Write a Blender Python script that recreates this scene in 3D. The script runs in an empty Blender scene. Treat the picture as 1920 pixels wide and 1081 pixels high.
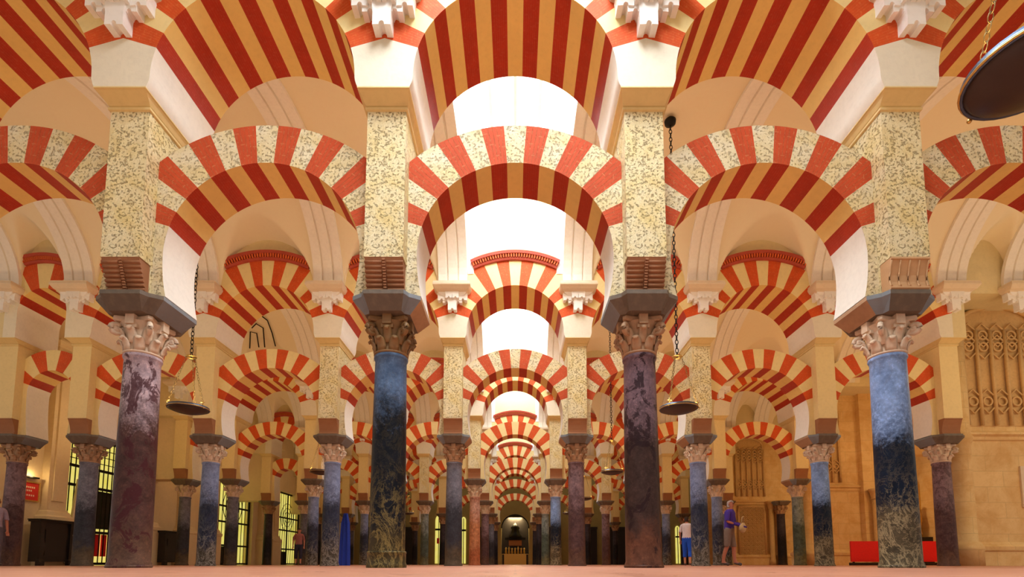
import bpy, math, random
from mathutils import Vector, Matrix
random.seed(7)
sc = bpy.context.scene
COL = sc.collection
PI = math.pi
def R_(a): return math.radians(a)

# ------------------------------------------------------------------ helpers
class MB:
    """collects polygons; build() links them as one mesh object"""
    def __init__(s): s.v=[]; s.f=[]; s.m=[]; s.uv=[]; s.sm=[]
    def face(s, pts, mi=0, uvs=None, smooth=False):
        b=len(s.v); s.v.extend([tuple(p) for p in pts]); s.f.append(tuple(range(b,b+len(pts))))
        s.m.append(mi); s.uv.append(uvs); s.sm.append(smooth)
    def raw(s, vs, fs, mi=0, smooth=False):
        b=len(s.v); s.v.extend([tuple(p) for p in vs])
        for f in fs: s.f.append(tuple(b+i for i in f)); s.m.append(mi); s.uv.append(None); s.sm.append(smooth)
    def box(s, x0,x1,y0,y1,z0,z1, mi=0):
        v=[(x0,y0,z0),(x1,y0,z0),(x1,y1,z0),(x0,y1,z0),(x0,y0,z1),(x1,y0,z1),(x1,y1,z1),(x0,y1,z1)]
        s.raw(v,[(0,3,2,1),(4,5,6,7),(0,1,5,4),(1,2,6,5),(2,3,7,6),(3,0,4,7)],mi)
    def loft(s, rings, mi=0, smooth=False, cap=True, closed=True):
        n=len(rings[0]); vs=[p for r in rings for p in r]; fs=[]
        for i in range(len(rings)-1):
            for j in range(n if closed else n-1):
                k=(j+1)%n
                fs.append((i*n+j,i*n+k,(i+1)*n+k,(i+1)*n+j))
        s.raw(vs,fs,mi,smooth)
        if cap:
            s.raw(rings[0],[tuple(reversed(range(n)))],mi); s.raw(rings[-1],[tuple(range(n))],mi)
    def lathe(s, prof, n=24, mi=0, c=(0,0,0), smooth=True, cap=True):
        rings=[[(c[0]+r*math.cos(2*PI*j/n),c[1]+r*math.sin(2*PI*j/n),c[2]+z) for j in range(n)] for r,z in prof]
        s.loft(rings,mi,smooth,cap)
    def tube(s, pts, r, n=8, mi=0, smooth=True):
        pts=[Vector(p) for p in pts]; rings=[]; rr=r if isinstance(r,(list,tuple)) else [r]*len(pts)
        for i,p in enumerate(pts):
            a=pts[max(i-1,0)]; b=pts[min(i+1,len(pts)-1)]; t=(b-a).normalized()
            u=t.cross(Vector((0,0,1)));
            if u.length<1e-3: u=t.cross(Vector((0,1,0)))
            u.normalize(); w=t.cross(u)
            rings.append([p+(u*math.cos(2*PI*j/n)+w*math.sin(2*PI*j/n))*rr[i] for j in range(n)])
        s.loft(rings,mi,smooth)
    def prism(s, poly, y0, y1, mi=0, mside=None):
        """poly in (x,z), counter-clockwise seen from -y, extruded along y"""
        n=len(poly); ms=mi if mside is None else mside
        s.raw([(x,y0,z) for x,z in poly],[tuple(range(n))],mi)
        s.raw([(x,y1,z) for x,z in poly],[tuple(reversed(range(n)))],mi)
        for i in range(n):
            a=poly[i]; b=poly[(i+1)%n]
            s.raw([(a[0],y0,a[1]),(a[0],y1,a[1]),(b[0],y1,b[1]),(b[0],y0,b[1])],[(0,1,2,3)],ms)
    def torus(s, c, R, r, n=16, k=6, mi=0, ax='z', sx=1.0):
        rings=[]
        for i in range(n):
            a=2*PI*i/n; ring=[]
            for j in range(k):
                b=2*PI*j/k; rad=R+r*math.cos(b); p=(rad*math.cos(a)*sx,rad*math.sin(a),r*math.sin(b))
                if ax=='y': p=(p[0],p[2],p[1])
                if ax=='x': p=(p[2],p[1],p[0])
                ring.append((c[0]+p[0],c[1]+p[1],c[2]+p[2]))
            rings.append(ring)
        rings.append(rings[0]); s.loft(rings,mi,True,False)
    def sph(s, c, r, n=10, mi=0, sz=1.0, sy=1.0):
        k=max(5,n//2); prof=[(r*math.sin(PI*i/k),-r*sz*math.cos(PI*i/k)) for i in range(k+1)]
        rings=[[(c[0]+q*math.cos(2*PI*j/n),c[1]+q*sy*math.sin(2*PI*j/n),c[2]+z) for j in range(n)] for q,z in prof]
        s.loft(rings,mi,True,False)
    def mesh(s, name, mats, merge=False):
        me=bpy.data.meshes.new(name); me.from_pydata(s.v,[],s.f)
        for m in mats: me.materials.append(m)
        for i,p in enumerate(me.polygons): p.material_index=s.m[i]; p.use_smooth=s.sm[i]
        if any(u is not None for u in s.uv):
            ul=me.uv_layers.new(name='UVMap')
            for i,p in enumerate(me.polygons):
                u=s.uv[i]
                for k,li in enumerate(p.loop_indices):
                    ul.data[li].uv = u[k] if u else (0.5,0.5)
        if merge:
            import bmesh
            bm=bmesh.new(); bm.from_mesh(me); bmesh.ops.remove_doubles(bm,verts=bm.verts,dist=1e-5)
            bmesh.ops.recalc_face_normals(bm,faces=bm.faces); bm.to_mesh(me); bm.free()
        me.update(); return me
    def build(s, name, mats, parent=None, loc=None, merge=True):
        if not isinstance(mats,(list,tuple)): mats=[mats]
        return link(name, s.mesh(name,mats,merge), parent, loc)
def link(name, me, parent=None, loc=None):
    o=bpy.data.objects.new(name,me); COL.objects.link(o)
    if parent: o.parent=parent
    if loc: o.location=loc
    return o
def empty(name, loc=(0,0,0), rz=0):
    o=bpy.data.objects.new(name,None); COL.objects.link(o); o.location=loc; o.rotation_euler=(0,0,rz)
    o.empty_display_size=.1; return o
def tag(o, label=None, cat=None, group=None, kind=None):
    if label: o['label']=label
    if cat: o['category']=cat
    if group: o['group']=group
    if kind: o['kind']=kind
    return o
def struct(name, mb, mats, merge=True):
    return tag(mb.build(name,mats,merge=merge),kind='structure')
def copy_tree(o, parent=None):
    c=o.copy(); COL.objects.link(c); c.parent=parent
    for ch in list(o.children): copy_tree(ch,c)
    return c

# ------------------------------------------------------------------ materials
def newmat(name):
    m=bpy.data.materials.new(name); m.use_nodes=True; nt=m.node_tree; nt.nodes.clear()
    out=nt.nodes.new('ShaderNodeOutputMaterial'); b=nt.nodes.new('ShaderNodeBsdfPrincipled')
    nt.links.new(b.outputs[0],out.inputs[0]); return m,nt,b
def N(nt,t,**k):
    n=nt.nodes.new(t)
    for a,v in k.items(): setattr(n,a,v)
    return n
def L(nt,a,b): nt.links.new(a,b)
def texco(nt,kind='Object',scale=(1,1,1),loc=(0,0,0),rot=(0,0,0)):
    tc=N(nt,'ShaderNodeTexCoord'); mp=N(nt,'ShaderNodeMapping'); L(nt,tc.outputs[kind],mp.inputs[0])
    mp.inputs['Scale'].default_value=scale; mp.inputs['Location'].default_value=loc; mp.inputs['Rotation'].default_value=rot
    return mp.outputs[0]
def noise(nt,vec,scale,detail=4,rough=.55,dist=0):
    n=N(nt,'ShaderNodeTexNoise'); n.inputs['Scale'].default_value=scale; n.inputs['Detail'].default_value=detail
    n.inputs['Roughness'].default_value=rough; n.inputs['Distortion'].default_value=dist
    if vec is not None: L(nt,vec,n.inputs['Vector'])
    return n.outputs['Fac']
def ramp(nt,fac,stops):
    r=N(nt,'ShaderNodeValToRGB'); e=r.color_ramp.elements
    while len(e)<len(stops): e.new(.5)
    for i,(p,c) in enumerate(stops):
        e[i].position=p; e[i].color=(c[0],c[1],c[2],1) if not isinstance(c,(int,float)) else (c,c,c,1)
    L(nt,fac,r.inputs[0]); return r.outputs[0]
def mix(nt,fac,a,b,mode='MIX'):
    m=N(nt,'ShaderNodeMix'); m.data_type='RGBA'; m.blend_type=mode
    def put(s,v):
        if isinstance(v,(tuple,list)): s.default_value=(v[0],v[1],v[2],1)
        elif isinstance(v,(int,float)): s.default_value=v
        else: L(nt,v,s)
    put(m.inputs[0],fac); put(m.inputs[6],a); put(m.inputs[7],b); return m.outputs[2]
def math_(nt,op,a,b=None,c=None):
    m=N(nt,'ShaderNodeMath'); m.operation=op
    for i,v in enumerate((a,b,c)):
        if v is None: continue
        if isinstance(v,(int,float)): m.inputs[i].default_value=v
        else: L(nt,v,m.inputs[i])
    return m.outputs[0]
def bump(nt,h,b,strength=.3,dist=.02):
    n=N(nt,'ShaderNodeBump'); n.inputs['Strength'].default_value=strength; n.inputs['Distance'].default_value=dist
    L(nt,h,n.inputs['Height']); L(nt,n.outputs[0],b.inputs['Normal'])
def srgb(r,g,b):
    f=lambda c:(c/255/12.92 if c/255<=.04045 else ((c/255+.055)/1.055)**2.4)
    return (f(r),f(g),f(b))
def scol(c,k): return tuple(min(1,x*k) for x in c)

def plaster(name,c,var=.12,rough=.75,bs=.12,dirt=None,coord='Object'):
    m,nt,b=newmat(name); v=texco(nt,coord)
    n1=noise(nt,v,1.7,5,.6); n2=noise(nt,v,14,4,.6)
    col=mix(nt,n1,scol(c,1-var),scol(c,1+var*.5))
    col=mix(nt,math_(nt,'MULTIPLY',ramp(nt,n2,[(.45,0),(.75,1)]),.25),col,dirt or scol(c,.7))
    L(nt,col,b.inputs['Base Color']); b.inputs['Roughness'].default_value=rough
    bump(nt,n2,b,bs,.01); return m
def rough_stone(name,c1,c2,pit=.9,scale=26):
    m,nt,b=newmat(name); v=texco(nt)
    n1=noise(nt,v,3.0,5,.65); n2=noise(nt,v,scale,4,.62,.05); n3=noise(nt,v,scale*2.6,3,.6)
    col=mix(nt,ramp(nt,n1,[(.35,0),(.65,1)]),c1,c2)
    pits=ramp(nt,n2,[(.34,0),(.45,1)])
    col=mix(nt,math_(nt,'ADD',math_(nt,'MULTIPLY',pits,.5),.5),(c2[0]*.72,c2[1]*.58,c2[2]*.40),col)
    L(nt,col,b.inputs['Base Color']); b.inputs['Roughness'].default_value=.85
    h=math_(nt,'ADD',math_(nt,'MULTIPLY',pits,1.0),math_(nt,'MULTIPLY',n3,.35))
    bump(nt,h,b,pit,.03); return m
def brick(name,c,mortar=.30,nlines=7,rough=.6,bs=.35):
    """courses of thin bricks; UV.x runs across the voussoir, UV.y along the courses"""
    m,nt,b=newmat(name)
    tc=N(nt,'ShaderNodeTexCoord'); sx=N(nt,'ShaderNodeSeparateXYZ'); L(nt,tc.outputs['UV'],sx.inputs[0])
    v=texco(nt); n1=noise(nt,v,5,5,.65); n2=noise(nt,v,30,4,.7)
    u=math_(nt,'MULTIPLY',sx.outputs[0],float(nlines))
    fr=math_(nt,'FRACT',math_(nt,'ADD',u,math_(nt,'MULTIPLY',n1,.25)))
    line=math_(nt,'LESS_THAN',math_(nt,'ABSOLUTE',math_(nt,'SUBTRACT',fr,.5)),.09)
    brk=math_(nt,'MULTIPLY',line,ramp(nt,n2,[(.4,0),(.6,1)]))
    row=math_(nt,'FLOOR',u)
    w=math_(nt,'FRACT',math_(nt,'ADD',math_(nt,'MULTIPLY',sx.outputs[1],2.2),math_(nt,'MULTIPLY',row,.37)))
    cross=math_(nt,'MULTIPLY',math_(nt,'LESS_THAN',w,.035),.7)
    lines=math_(nt,'MAXIMUM',brk,cross)
    col=mix(nt,n1,scol(c,.72),scol(c,1.25))
    col=mix(nt,math_(nt,'MULTIPLY',ramp(nt,n2,[(.55,0),(.8,1)]),.35),col,(c[0]*1.1,c[1]*2.2+.03,c[2]*2.2+.03))
    col=mix(nt,math_(nt,'MULTIPLY',lines,mortar),col,(c[0]*1.15+.05,c[1]*3+.1,c[2]*3+.08))
    L(nt,col,b.inputs['Base Color']); b.inputs['Roughness'].default_value=rough; b.inputs['Specular IOR Level'].default_value=.2
    h=math_(nt,'SUBTRACT',math_(nt,'MULTIPLY',n2,.4),lines); bump(nt,h,b,bs,.01); return m
def marble(name,top,mid,bot,z1=.75,z2=.4,spot=None,vein=None,scale=6,spotamt=.5,rough=.34):
    """shaft marble: the stone's own bands of colour along the shaft (by object height), mottled"""
    m,nt,b=newmat(name); v=texco(nt)
    tc=N(nt,'ShaderNodeTexCoord'); sx=N(nt,'ShaderNodeSeparateXYZ'); L(nt,tc.outputs['Object'],sx.inputs[0])
    n0=noise(nt,v,2.0,6,.7,.6); n1=noise(nt,v,scale,8,.72,.5); n2=noise(nt,v,scale*5,6,.75)
    n3=noise(nt,texco(nt,scale=(1,1,.7),rot=(.9,.3,0)),scale*.55,10,.72,1.2)
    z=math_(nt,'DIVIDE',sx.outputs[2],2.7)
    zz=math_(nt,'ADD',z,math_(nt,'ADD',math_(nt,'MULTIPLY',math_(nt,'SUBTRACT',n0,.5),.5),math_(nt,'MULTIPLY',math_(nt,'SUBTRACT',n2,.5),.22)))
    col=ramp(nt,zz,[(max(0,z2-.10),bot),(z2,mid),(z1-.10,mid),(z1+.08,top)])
    col=mix(nt,ramp(nt,n1,[(.35,.75),(.62,0)]),col,mix(nt,1.0,col,(.35,.35,.38),'MULTIPLY'))
    col=mix(nt,ramp(nt,n2,[(.5,0),(.72,.55)]),col,mix(nt,1.0,col,(2.4,2.2,2.0),'MULTIPLY'))
    if spot: col=mix(nt,math_(nt,'MULTIPLY',ramp(nt,n3,[(.53,0),(.56,1)]),spotamt),col,spot)
    if vein:
        d=math_(nt,'ABSOLUTE',math_(nt,'SUBTRACT',n3,.5)); d2=math_(nt,'ABSOLUTE',math_(nt,'SUBTRACT',n1,.5))
        vm=math_(nt,'MAXIMUM',ramp(nt,d,[(.0,1),(.028,0)]),ramp(nt,d2,[(0,.8),(.014,0)]))
        vm=math_(nt,'MULTIPLY',vm,ramp(nt,math_(nt,'ADD',z,math_(nt,'MULTIPLY',n0,.3)),[(.30,1.0),(.62,.10)]))
        col=mix(nt,math_(nt,'MULTIPLY',vm,.85),col,vein)
    L(nt,col,b.inputs['Base Color'])
    L(nt,ramp(nt,n1,[(.3,rough-.06),(.8,rough+.25)]),b.inputs['Roughness'])
    b.inputs['Specular IOR Level'].default_value=.15
    bump(nt,n1,b,.2,.01); return m
def metal(name,c,rough=.4,met=1.0):
    m,nt,b=newmat(name); v=texco(nt); n=noise(nt,v,20,4)
    L(nt,mix(nt,n,scol(c,.6),scol(c,1.2)),b.inputs['Base Color']); b.inputs['Metallic'].default_value=met
    b.inputs['Roughness'].default_value=rough; return m
def cloth(name,c,rough=.85):
    m,nt,b=newmat(name); v=texco(nt); n=noise(nt,v,25,3)
    L(nt,mix(nt,n,scol(c,.8),scol(c,1.15)),b.inputs['Base Color']); b.inputs['Roughness'].default_value=rough; return m
def glow(name,c,s,c2=None,scale=3):
    m,nt,b=newmat(name); v=texco(nt); n=noise(nt,v,scale,3)
    col=mix(nt,n,c,c2 or scol(c,.6)); L(nt,col,b.inputs['Base Color']); L(nt,col,b.inputs['Emission Color'])
    b.inputs['Emission Strength'].default_value=s; b.inputs['Roughness'].default_value=.6; return m

RED=(.60,.048,.012)
CREAM=(.80,.66,.38)
M={}
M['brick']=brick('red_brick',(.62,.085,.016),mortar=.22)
M['brick_soffit']=brick('dark_soffit_brick',(.40,.030,.008),mortar=.12)  # deeper red than the face brick, used on the soffits
M['ochre']=plaster('ochre_soffit',(.80,.54,.17),.14,bs=.15)  # more golden than the face stone, for the cream voussoirs' soffits
M['brick_rough']=brick('weathered_red_brick',(.55,.080,.026),mortar=.45,nlines=5,bs=.9,rough=.75)
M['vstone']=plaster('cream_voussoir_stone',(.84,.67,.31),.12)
M['vstone_rough']=rough_stone('pitted_voussoir_stone',(.84,.76,.54),(.80,.66,.34),.9,32)
M['white']=plaster('white_limewash',(.84,.80,.70),.07)
M['block']=plaster('springer_block_stone',(.80,.74,.58),.10,bs=.25)
M['pier']=rough_stone('golden_pitted_stone',(.84,.74,.46),(.80,.64,.28),1.0,32)
M['pierplain']=plaster('cream_pier_plaster',(.80,.63,.30),.12)
M['cornice']=plaster('ochre_cornice',(.76,.58,.26),.12)
M['terra']=plaster('terracotta_corbel',(.36,.15,.06),.3,bs=.3)
M['terra2']=plaster('tan_fluted_corbel',(.62,.36,.17),.25,bs=.3)
M['impost']=plaster('grey_impost_stone',(.15,.115,.08),.5,rough=.55,bs=.4,dirt=(.34,.24,.15))
M['impost2']=plaster('blue_grey_impost_marble',(.22,.25,.27),.5,rough=.6,bs=.3,dirt=(.2,.14,.1))
M['cap_bronze']=plaster('dark_gilt_capital_stone',(.30,.17,.06),.7,rough=.5,bs=.5,dirt=(.14,.055,.02))
M['cap_brown']=plaster('brown_capital_stone',(.50,.30,.16),.6,rough=.6,bs=.5,dirt=(.2,.09,.04))
M['cap_cream']=plaster('pale_capital_stone',(.78,.60,.42),.35,rough=.6,bs=.45,dirt=(.36,.17,.08))
M['vault']=plaster('vault_plaster',(.84,.73,.50),.03,bs=.03,dirt=(.8,.64,.44))
M['rib']=plaster('white_rib_plaster',(.86,.80,.70),.03,bs=.03)
M['orn']=plaster('white_carved_plaster',(.86,.83,.78),.06,bs=.08)
M['ledge']=plaster('tan_ledge_plaster',(.74,.60,.42),.08)
M['upwall']=plaster('cream_upper_wall',(.74,.62,.34),.12)
M['shaft_wall']=plaster('white_lightwell_plaster',(.9,.9,.9),.02,bs=.03)
M['mould']=brick('moulding_brick',(.42,.055,.03),mortar=.1)
M['wallcream']=plaster('cream_wall_plaster',(.78,.62,.36),.14,bs=.2)
M['black_iron']=metal('black_iron',(.02,.018,.015),.5,.8)
M['brass']=metal('brass',(.75,.52,.15),.3)
M['chain']=metal('dull_brass_chain',(.22,.15,.06),.5,.8)
M['lampdark']=plaster('dark_lamp_copper',(.030,.014,.008),.6,rough=.35)
M['lampblue']=metal('blued_iron_rim',(.10,.14,.22),.35,.8)
M['darkwood']=plaster('dark_carved_wood',(.014,.009,.007),.4,rough=.45)
M['red']=cloth('red_panel_cloth',(.75,.008,.01),.6)
M['sign']=cloth('red_sign_face',(.70,.03,.02),.5)
M['signtxt']=cloth('sign_lettering',(.9,.7,.5),.6)
M['yellow']=glow('lit_court_yellow_green',(.66,.58,.04),.85,(.85,.80,.28),2)
M['gilt']=metal('gilded_wood',(.75,.50,.14),.35,.7)
M['olive']=plaster('olive_back_wall',(.36,.26,.07),.25)
M['navy']=cloth('bright_blue_cloth',(.01,.04,.38))

def sh(name,*a,**k): M[name]=marble(name,*a,**k)
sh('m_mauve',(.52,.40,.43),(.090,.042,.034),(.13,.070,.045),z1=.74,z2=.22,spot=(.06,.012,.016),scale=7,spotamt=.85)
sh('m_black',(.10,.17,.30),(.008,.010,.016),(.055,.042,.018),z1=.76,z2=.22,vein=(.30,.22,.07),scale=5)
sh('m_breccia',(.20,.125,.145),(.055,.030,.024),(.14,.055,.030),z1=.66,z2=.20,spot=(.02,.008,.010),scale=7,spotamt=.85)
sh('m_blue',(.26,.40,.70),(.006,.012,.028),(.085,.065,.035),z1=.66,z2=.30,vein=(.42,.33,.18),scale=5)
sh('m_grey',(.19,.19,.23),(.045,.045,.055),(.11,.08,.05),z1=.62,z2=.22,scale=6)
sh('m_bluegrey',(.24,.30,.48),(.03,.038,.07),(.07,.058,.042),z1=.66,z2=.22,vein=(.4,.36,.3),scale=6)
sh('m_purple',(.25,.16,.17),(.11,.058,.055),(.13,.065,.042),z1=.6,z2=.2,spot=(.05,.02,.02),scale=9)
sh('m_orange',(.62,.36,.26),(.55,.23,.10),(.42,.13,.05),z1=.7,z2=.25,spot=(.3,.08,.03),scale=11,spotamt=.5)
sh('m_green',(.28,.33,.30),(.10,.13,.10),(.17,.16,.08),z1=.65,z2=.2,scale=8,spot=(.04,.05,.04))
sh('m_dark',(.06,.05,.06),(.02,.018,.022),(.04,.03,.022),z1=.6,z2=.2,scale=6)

# floor: worn reddish marble slabs
def floor_mat():
    m,nt,b=newmat('red_marble_floor'); v=texco(nt)
    br=N(nt,'ShaderNodeTexBrick'); L(nt,v,br.inputs['Vector']); br.inputs['Scale'].default_value=1.0
    br.inputs['Brick Width'].default_value=.9; br.inputs['Row Height'].default_value=.45; br.inputs['Mortar Size'].default_value=.008
    br.inputs['Color1'].default_value=(.50,.20,.115,1); br.inputs['Color2'].default_value=(.60,.29,.18,1); br.inputs['Mortar'].default_value=(.2,.08,.05,1)
    n=noise(nt,v,3,6,.7,.5); n2=noise(nt,v,40,4)
    col=mix(nt,n,br.outputs['Color'],(.66,.30,.19)); col=mix(nt,math_(nt,'MULTIPLY',n2,.3),col,(.3,.1,.06))
    L(nt,col,b.inputs['Base Color']); L(nt,ramp(nt,n,[(.3,.25),(.7,.5)]),b.inputs['Roughness']); bump(nt,n2,b,.08,.005); return m
M['floor']=floor_mat()
def ashlar(name,c1,c2,bw=.9,rh=.42):
    m,nt,b=newmat(name); v=texco(nt,rot=(PI/2,0,0))
    br=N(nt,'ShaderNodeTexBrick'); L(nt,v,br.inputs['Vector']); br.inputs['Scale'].default_value=1.0
    br.inputs['Brick Width'].default_value=bw; br.inputs['Row Height'].default_value=rh; br.inputs['Mortar Size'].default_value=.006
    for k,c in (('Color1',c1),('Color2',scol(c1,.93)),('Mortar',scol(c1,.7))): br.inputs[k].default_value=(c[0],c[1],c[2],1)
    v2=texco(nt); n=noise(nt,v2,1.6,6,.7,.4); n2=noise(nt,v2,22,5,.7)
    col=mix(nt,ramp(nt,n,[(.42,0),(.68,1)]),br.outputs['Color'],c2); col=mix(nt,math_(nt,'MULTIPLY',ramp(nt,n2,[(.6,0),(.75,1)]),.5),col,scol(c2,.35))
    L(nt,col,b.inputs['Base Color']); b.inputs['Roughness'].default_value=.75
    bump(nt,math_(nt,'ADD',br.outputs['Fac'],n2),b,.25,.01); return m
M['ashlar']=ashlar('tan_ashlar',(.80,.56,.25),(.64,.38,.13))
M['carved']=plaster('carved_gothic_stone',(.68,.44,.18),.3,bs=.4,dirt=(.28,.15,.05))
M['sky_pane']=glow('daylit_skylight_glass',(.93,.97,1.0),1.5,(1,1,1))

# ------------------------------------------------------------------ layout (metres): x right, y away from the camera, z up
S=3.2; D=6.9; Y1=6.4
def rowy(k): return Y1+(k-1)*D
AX=[-8,-4.8,-1.6,1.6,4.8,8]
FX=961.0; TH=R_(5.2); CX,CY,CH=966.0,969.5,.045
def proj(x,y,z):
    dz=y*math.cos(TH)+(z-CH)*math.sin(TH)
    return CX+FX*x/dz, CY-FX*((z-CH)*math.cos(TH)-y*math.sin(TH))/dz
def inview(x0,x1,y,z0=0,z1=6):
    a=[proj(x,y,z) for x in (x0,x1) for z in (z0,z1)]
    return max(p[0] for p in a)>0 and min(p[0] for p in a)<1920 and max(p[1] for p in a)>0

# ------------------------------------------------------------------ arches
def arch_meshes(p, nm, mred, mstone, mspring):
    """returns list of (name, mesh, label). p: R hc hs ws y0 y1 clip step n ce re"""
    Rr,hc=p['R'],p['hc']
    def inn(a): return (Rr*math.sin(a),hc+Rr*math.cos(a))
    def outp(a):
        s,c=math.sin(a),math.cos(a); off=hc-p['ce']
        bq=off*c; t=-bq+math.sqrt(max(0,bq*bq-(off*off-p['re']**2)))
        if abs(s)*t>p['clip']: t=p['clip']/abs(s)
        return (s*t,hc+c*t)
    y0,y1=p['y0'],p['y1']; res=[]
    def vous(a0,a1,red):
        mb=MB(); k=5; A=[a0+(a1-a0)*i/k for i in range(k+1)]
        for i in range(k):
            i0,i1,o0,o1=inn(A[i]),inn(A[i+1]),outp(A[i]),outp(A[i+1]); u0,u1=i/k,(i+1)/k
            mb.face([(i0[0],y0,i0[1]),(i1[0],y0,i1[1]),(o1[0],y0,o1[1]),(o0[0],y0,o0[1])],1,[(u0,0),(u1,0),(u1,.55),(u0,.55)])
            mb.face([(i0[0],y1,i0[1]),(o0[0],y1,o0[1]),(o1[0],y1,o1[1]),(i1[0],y1,i1[1])],1,[(u0,0),(u0,.55),(u1,.55),(u1,0)])
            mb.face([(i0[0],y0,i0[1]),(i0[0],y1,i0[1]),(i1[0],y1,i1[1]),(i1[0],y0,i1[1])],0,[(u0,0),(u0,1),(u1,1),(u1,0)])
            mb.face([(o0[0],y0,o0[1]),(o1[0],y0,o1[1]),(o1[0],y1,o1[1]),(o0[0],y1,o0[1])],1,[(u0,0),(u1,0),(u1,1),(u0,1)])
        for a,fl in ((a0,0),(a1,1)):
            i0,o0=inn(a),outp(a); q=[(i0[0],y0,i0[1]),(o0[0],y0,o0[1]),(o0[0],y1,o0[1]),(i0[0],y1,i0[1])]
            mb.face(q if not fl else q[::-1],0,[(.2,0),(.2,.5),(.2,1),(.2,1)])
        return mb.mesh('voussoir',mred if red else mstone,True)
    st=R_(p['step']); n=p['n']
    for i in range(-n,n+1):
        red=(i%2!=0)
        res.append(('voussoir',vous((i-.5)*st,(i+.5)*st,red),'red brick voussoir' if red else 'cream stone voussoir'))
    al=(n+.5)*st
    for sg in (-1,1):
        mb=MB(); prof=[]; k=8
        # inner curve from last ray to horizontal then down to spring
        pts=[]
        for i in range(k+1):
            a=al+(PI/2-al)*i/k; q=inn(a); pts.append(q)
        for i in range(1,k+1):
            t=i/k; h=hc+(p['hs']-hc)*t; pts.append((Rr+(p['ws']-Rr)*t*t,h))
        o=outp(al)
        poly_i=[(sg*x,z) for x,z in pts]
        # strips between the inner curve and the vertical clip line
        for i in range(len(pts)-1):
            (xa,za),(xb,zb)=pts[i],pts[i+1]
            oa=o if i==0 else (p['clip'],za if za<o[1] else o[1]); ob=(p['clip'],min(zb,o[1]))
            if i==0 and o[0]<p['clip']-1e-6: pass
            for yy,fl in ((y0,0),(y1,1)):
                q=[(sg*xa,yy,za),(sg*oa[0],yy,oa[1]),(sg*ob[0],yy,ob[1]),(sg*xb,yy,zb)]
                mb.face(q,1)
            mb.face([(sg*xa,y0,za),(sg*xa,y1,za),(sg*xb,y1,zb),(sg*xb,y0,zb)],0,smooth=False)
        xb,zb=pts[-1]
        mb.face([(sg*xb,y0,zb),(sg*p['clip'],y0,zb),(sg*p['clip'],y1,zb),(sg*xb,y1,zb)],0)
        mb.face([(sg*p['clip'],y0,zb),(sg*p['clip'],y1,zb),(sg*p['clip'],y1,o[1]),(sg*p['clip'],y0,o[1])],0)
        mb.face([(sg*pts[0][0],y0,pts[0][1]),(sg*o[0],y0,o[1]),(sg*o[0],y1,o[1]),(sg*pts[0][0],y1,pts[0][1])],0)
        res.append(('springer',mb.mesh('springer',mspring,True),None))
    return res
LOW=dict(R=1.24,hc=3.925,hs=3.375,ws=1.175,y0=-.27,y1=.37,clip=1.36,step=9.65,n=7,ce=3.61,re=2.07)
UPP=dict(R=1.245,hc=5.96,hs=5.81,ws=1.286,y0=-.68,y1=.54,clip=1.6,step=9.7,n=7,ce=5.494,re=2.38)
LOWN=dict(R=.60,hc=4.50,hs=3.375,ws=.52,y0=-.27,y1=.37,clip=.71,step=20,n=3,ce=4.45,re=1.2)
UPPN=dict(R=.63,hc=6.50,hs=5.81,ws=.636,y0=-.68,y1=.54,clip=.95,step=20,n=3,ce=6.3,re=1.5)
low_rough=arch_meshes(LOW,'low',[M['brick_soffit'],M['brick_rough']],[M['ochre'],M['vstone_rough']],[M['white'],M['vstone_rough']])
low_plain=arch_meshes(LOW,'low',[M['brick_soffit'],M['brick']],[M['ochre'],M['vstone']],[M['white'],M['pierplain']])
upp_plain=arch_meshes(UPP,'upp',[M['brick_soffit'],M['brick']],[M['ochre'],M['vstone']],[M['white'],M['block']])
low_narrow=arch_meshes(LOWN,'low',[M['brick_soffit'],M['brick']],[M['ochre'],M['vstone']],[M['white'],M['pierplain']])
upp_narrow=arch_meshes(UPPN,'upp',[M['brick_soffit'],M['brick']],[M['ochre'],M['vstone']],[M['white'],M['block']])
def moulding_mesh(p, half):
    mb=MB(); n=40; r0,r1=p['re'],p['re']+.215; am=math.asin(min(.98,half/(p['re'])))
    A=[-am+2*am*i/n for i in range(n+1)]
    def P(r,a,y): return (r*math.sin(a),y,p['ce']+r*math.cos(a))
    f=p['y0']
    prof=[(r0-.005,f+.05),(r0-.005,f-.05),(r0+.05,f-.07),(r0+.05,f-.03),(r0+.14,f-.03),(r0+.14,f-.12),(r1,f-.13),(r1,f+.05)]
    mb.loft([[P(r,a,y) for r,y in prof] for a in A],0,False,True)
    k=34
    for i in range(k):
        a=-am+2*am*(i+.5)/k; w=am/k*1.0
        q=[P(r0+.055,a-w/1.8,f-.09),P(r0+.055,a+w/1.8,f-.09),P(r0+.14,a+w/1.8,f-.105),P(r0+.14,a-w/1.8,f-.105)]
        q2=[(x,f-.02,z) for x,y,z in q]
        mb.raw(q+q2,[(0,1,2,3),(4,7,6,5),(0,4,5,1),(1,5,6,2),(2,6,7,3),(3,7,4,0)],1)
    return mb.mesh('brick_moulding',[M['mould'],M['brick']],False)
mould_me=moulding_mesh(UPP,1.06); mould_n=moulding_mesh(UPPN,.5)
def single(meshes, name):
    """one mesh for far arches too small to show their voussoirs as parts"""
    mb=MB(); mats=[]
    uvs=[]
    for nm,me,lb in meshes:
        for p in me.polygons:
            mt=me.materials[p.material_index]
            if mt not in mats: mats.append(mt)
            ul=me.uv_layers.active
            uv=[tuple(ul.data[l].uv) for l in p.loop_indices] if ul else None
            mb.face([tuple(me.vertices[v].co) for v in p.vertices],mats.index(mt),uv)
    return mb.mesh(name,mats,False)
low_single=single(low_plain,'far_lower_arch'); upp_single=single(upp_plain,'far_upper_arch')

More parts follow.
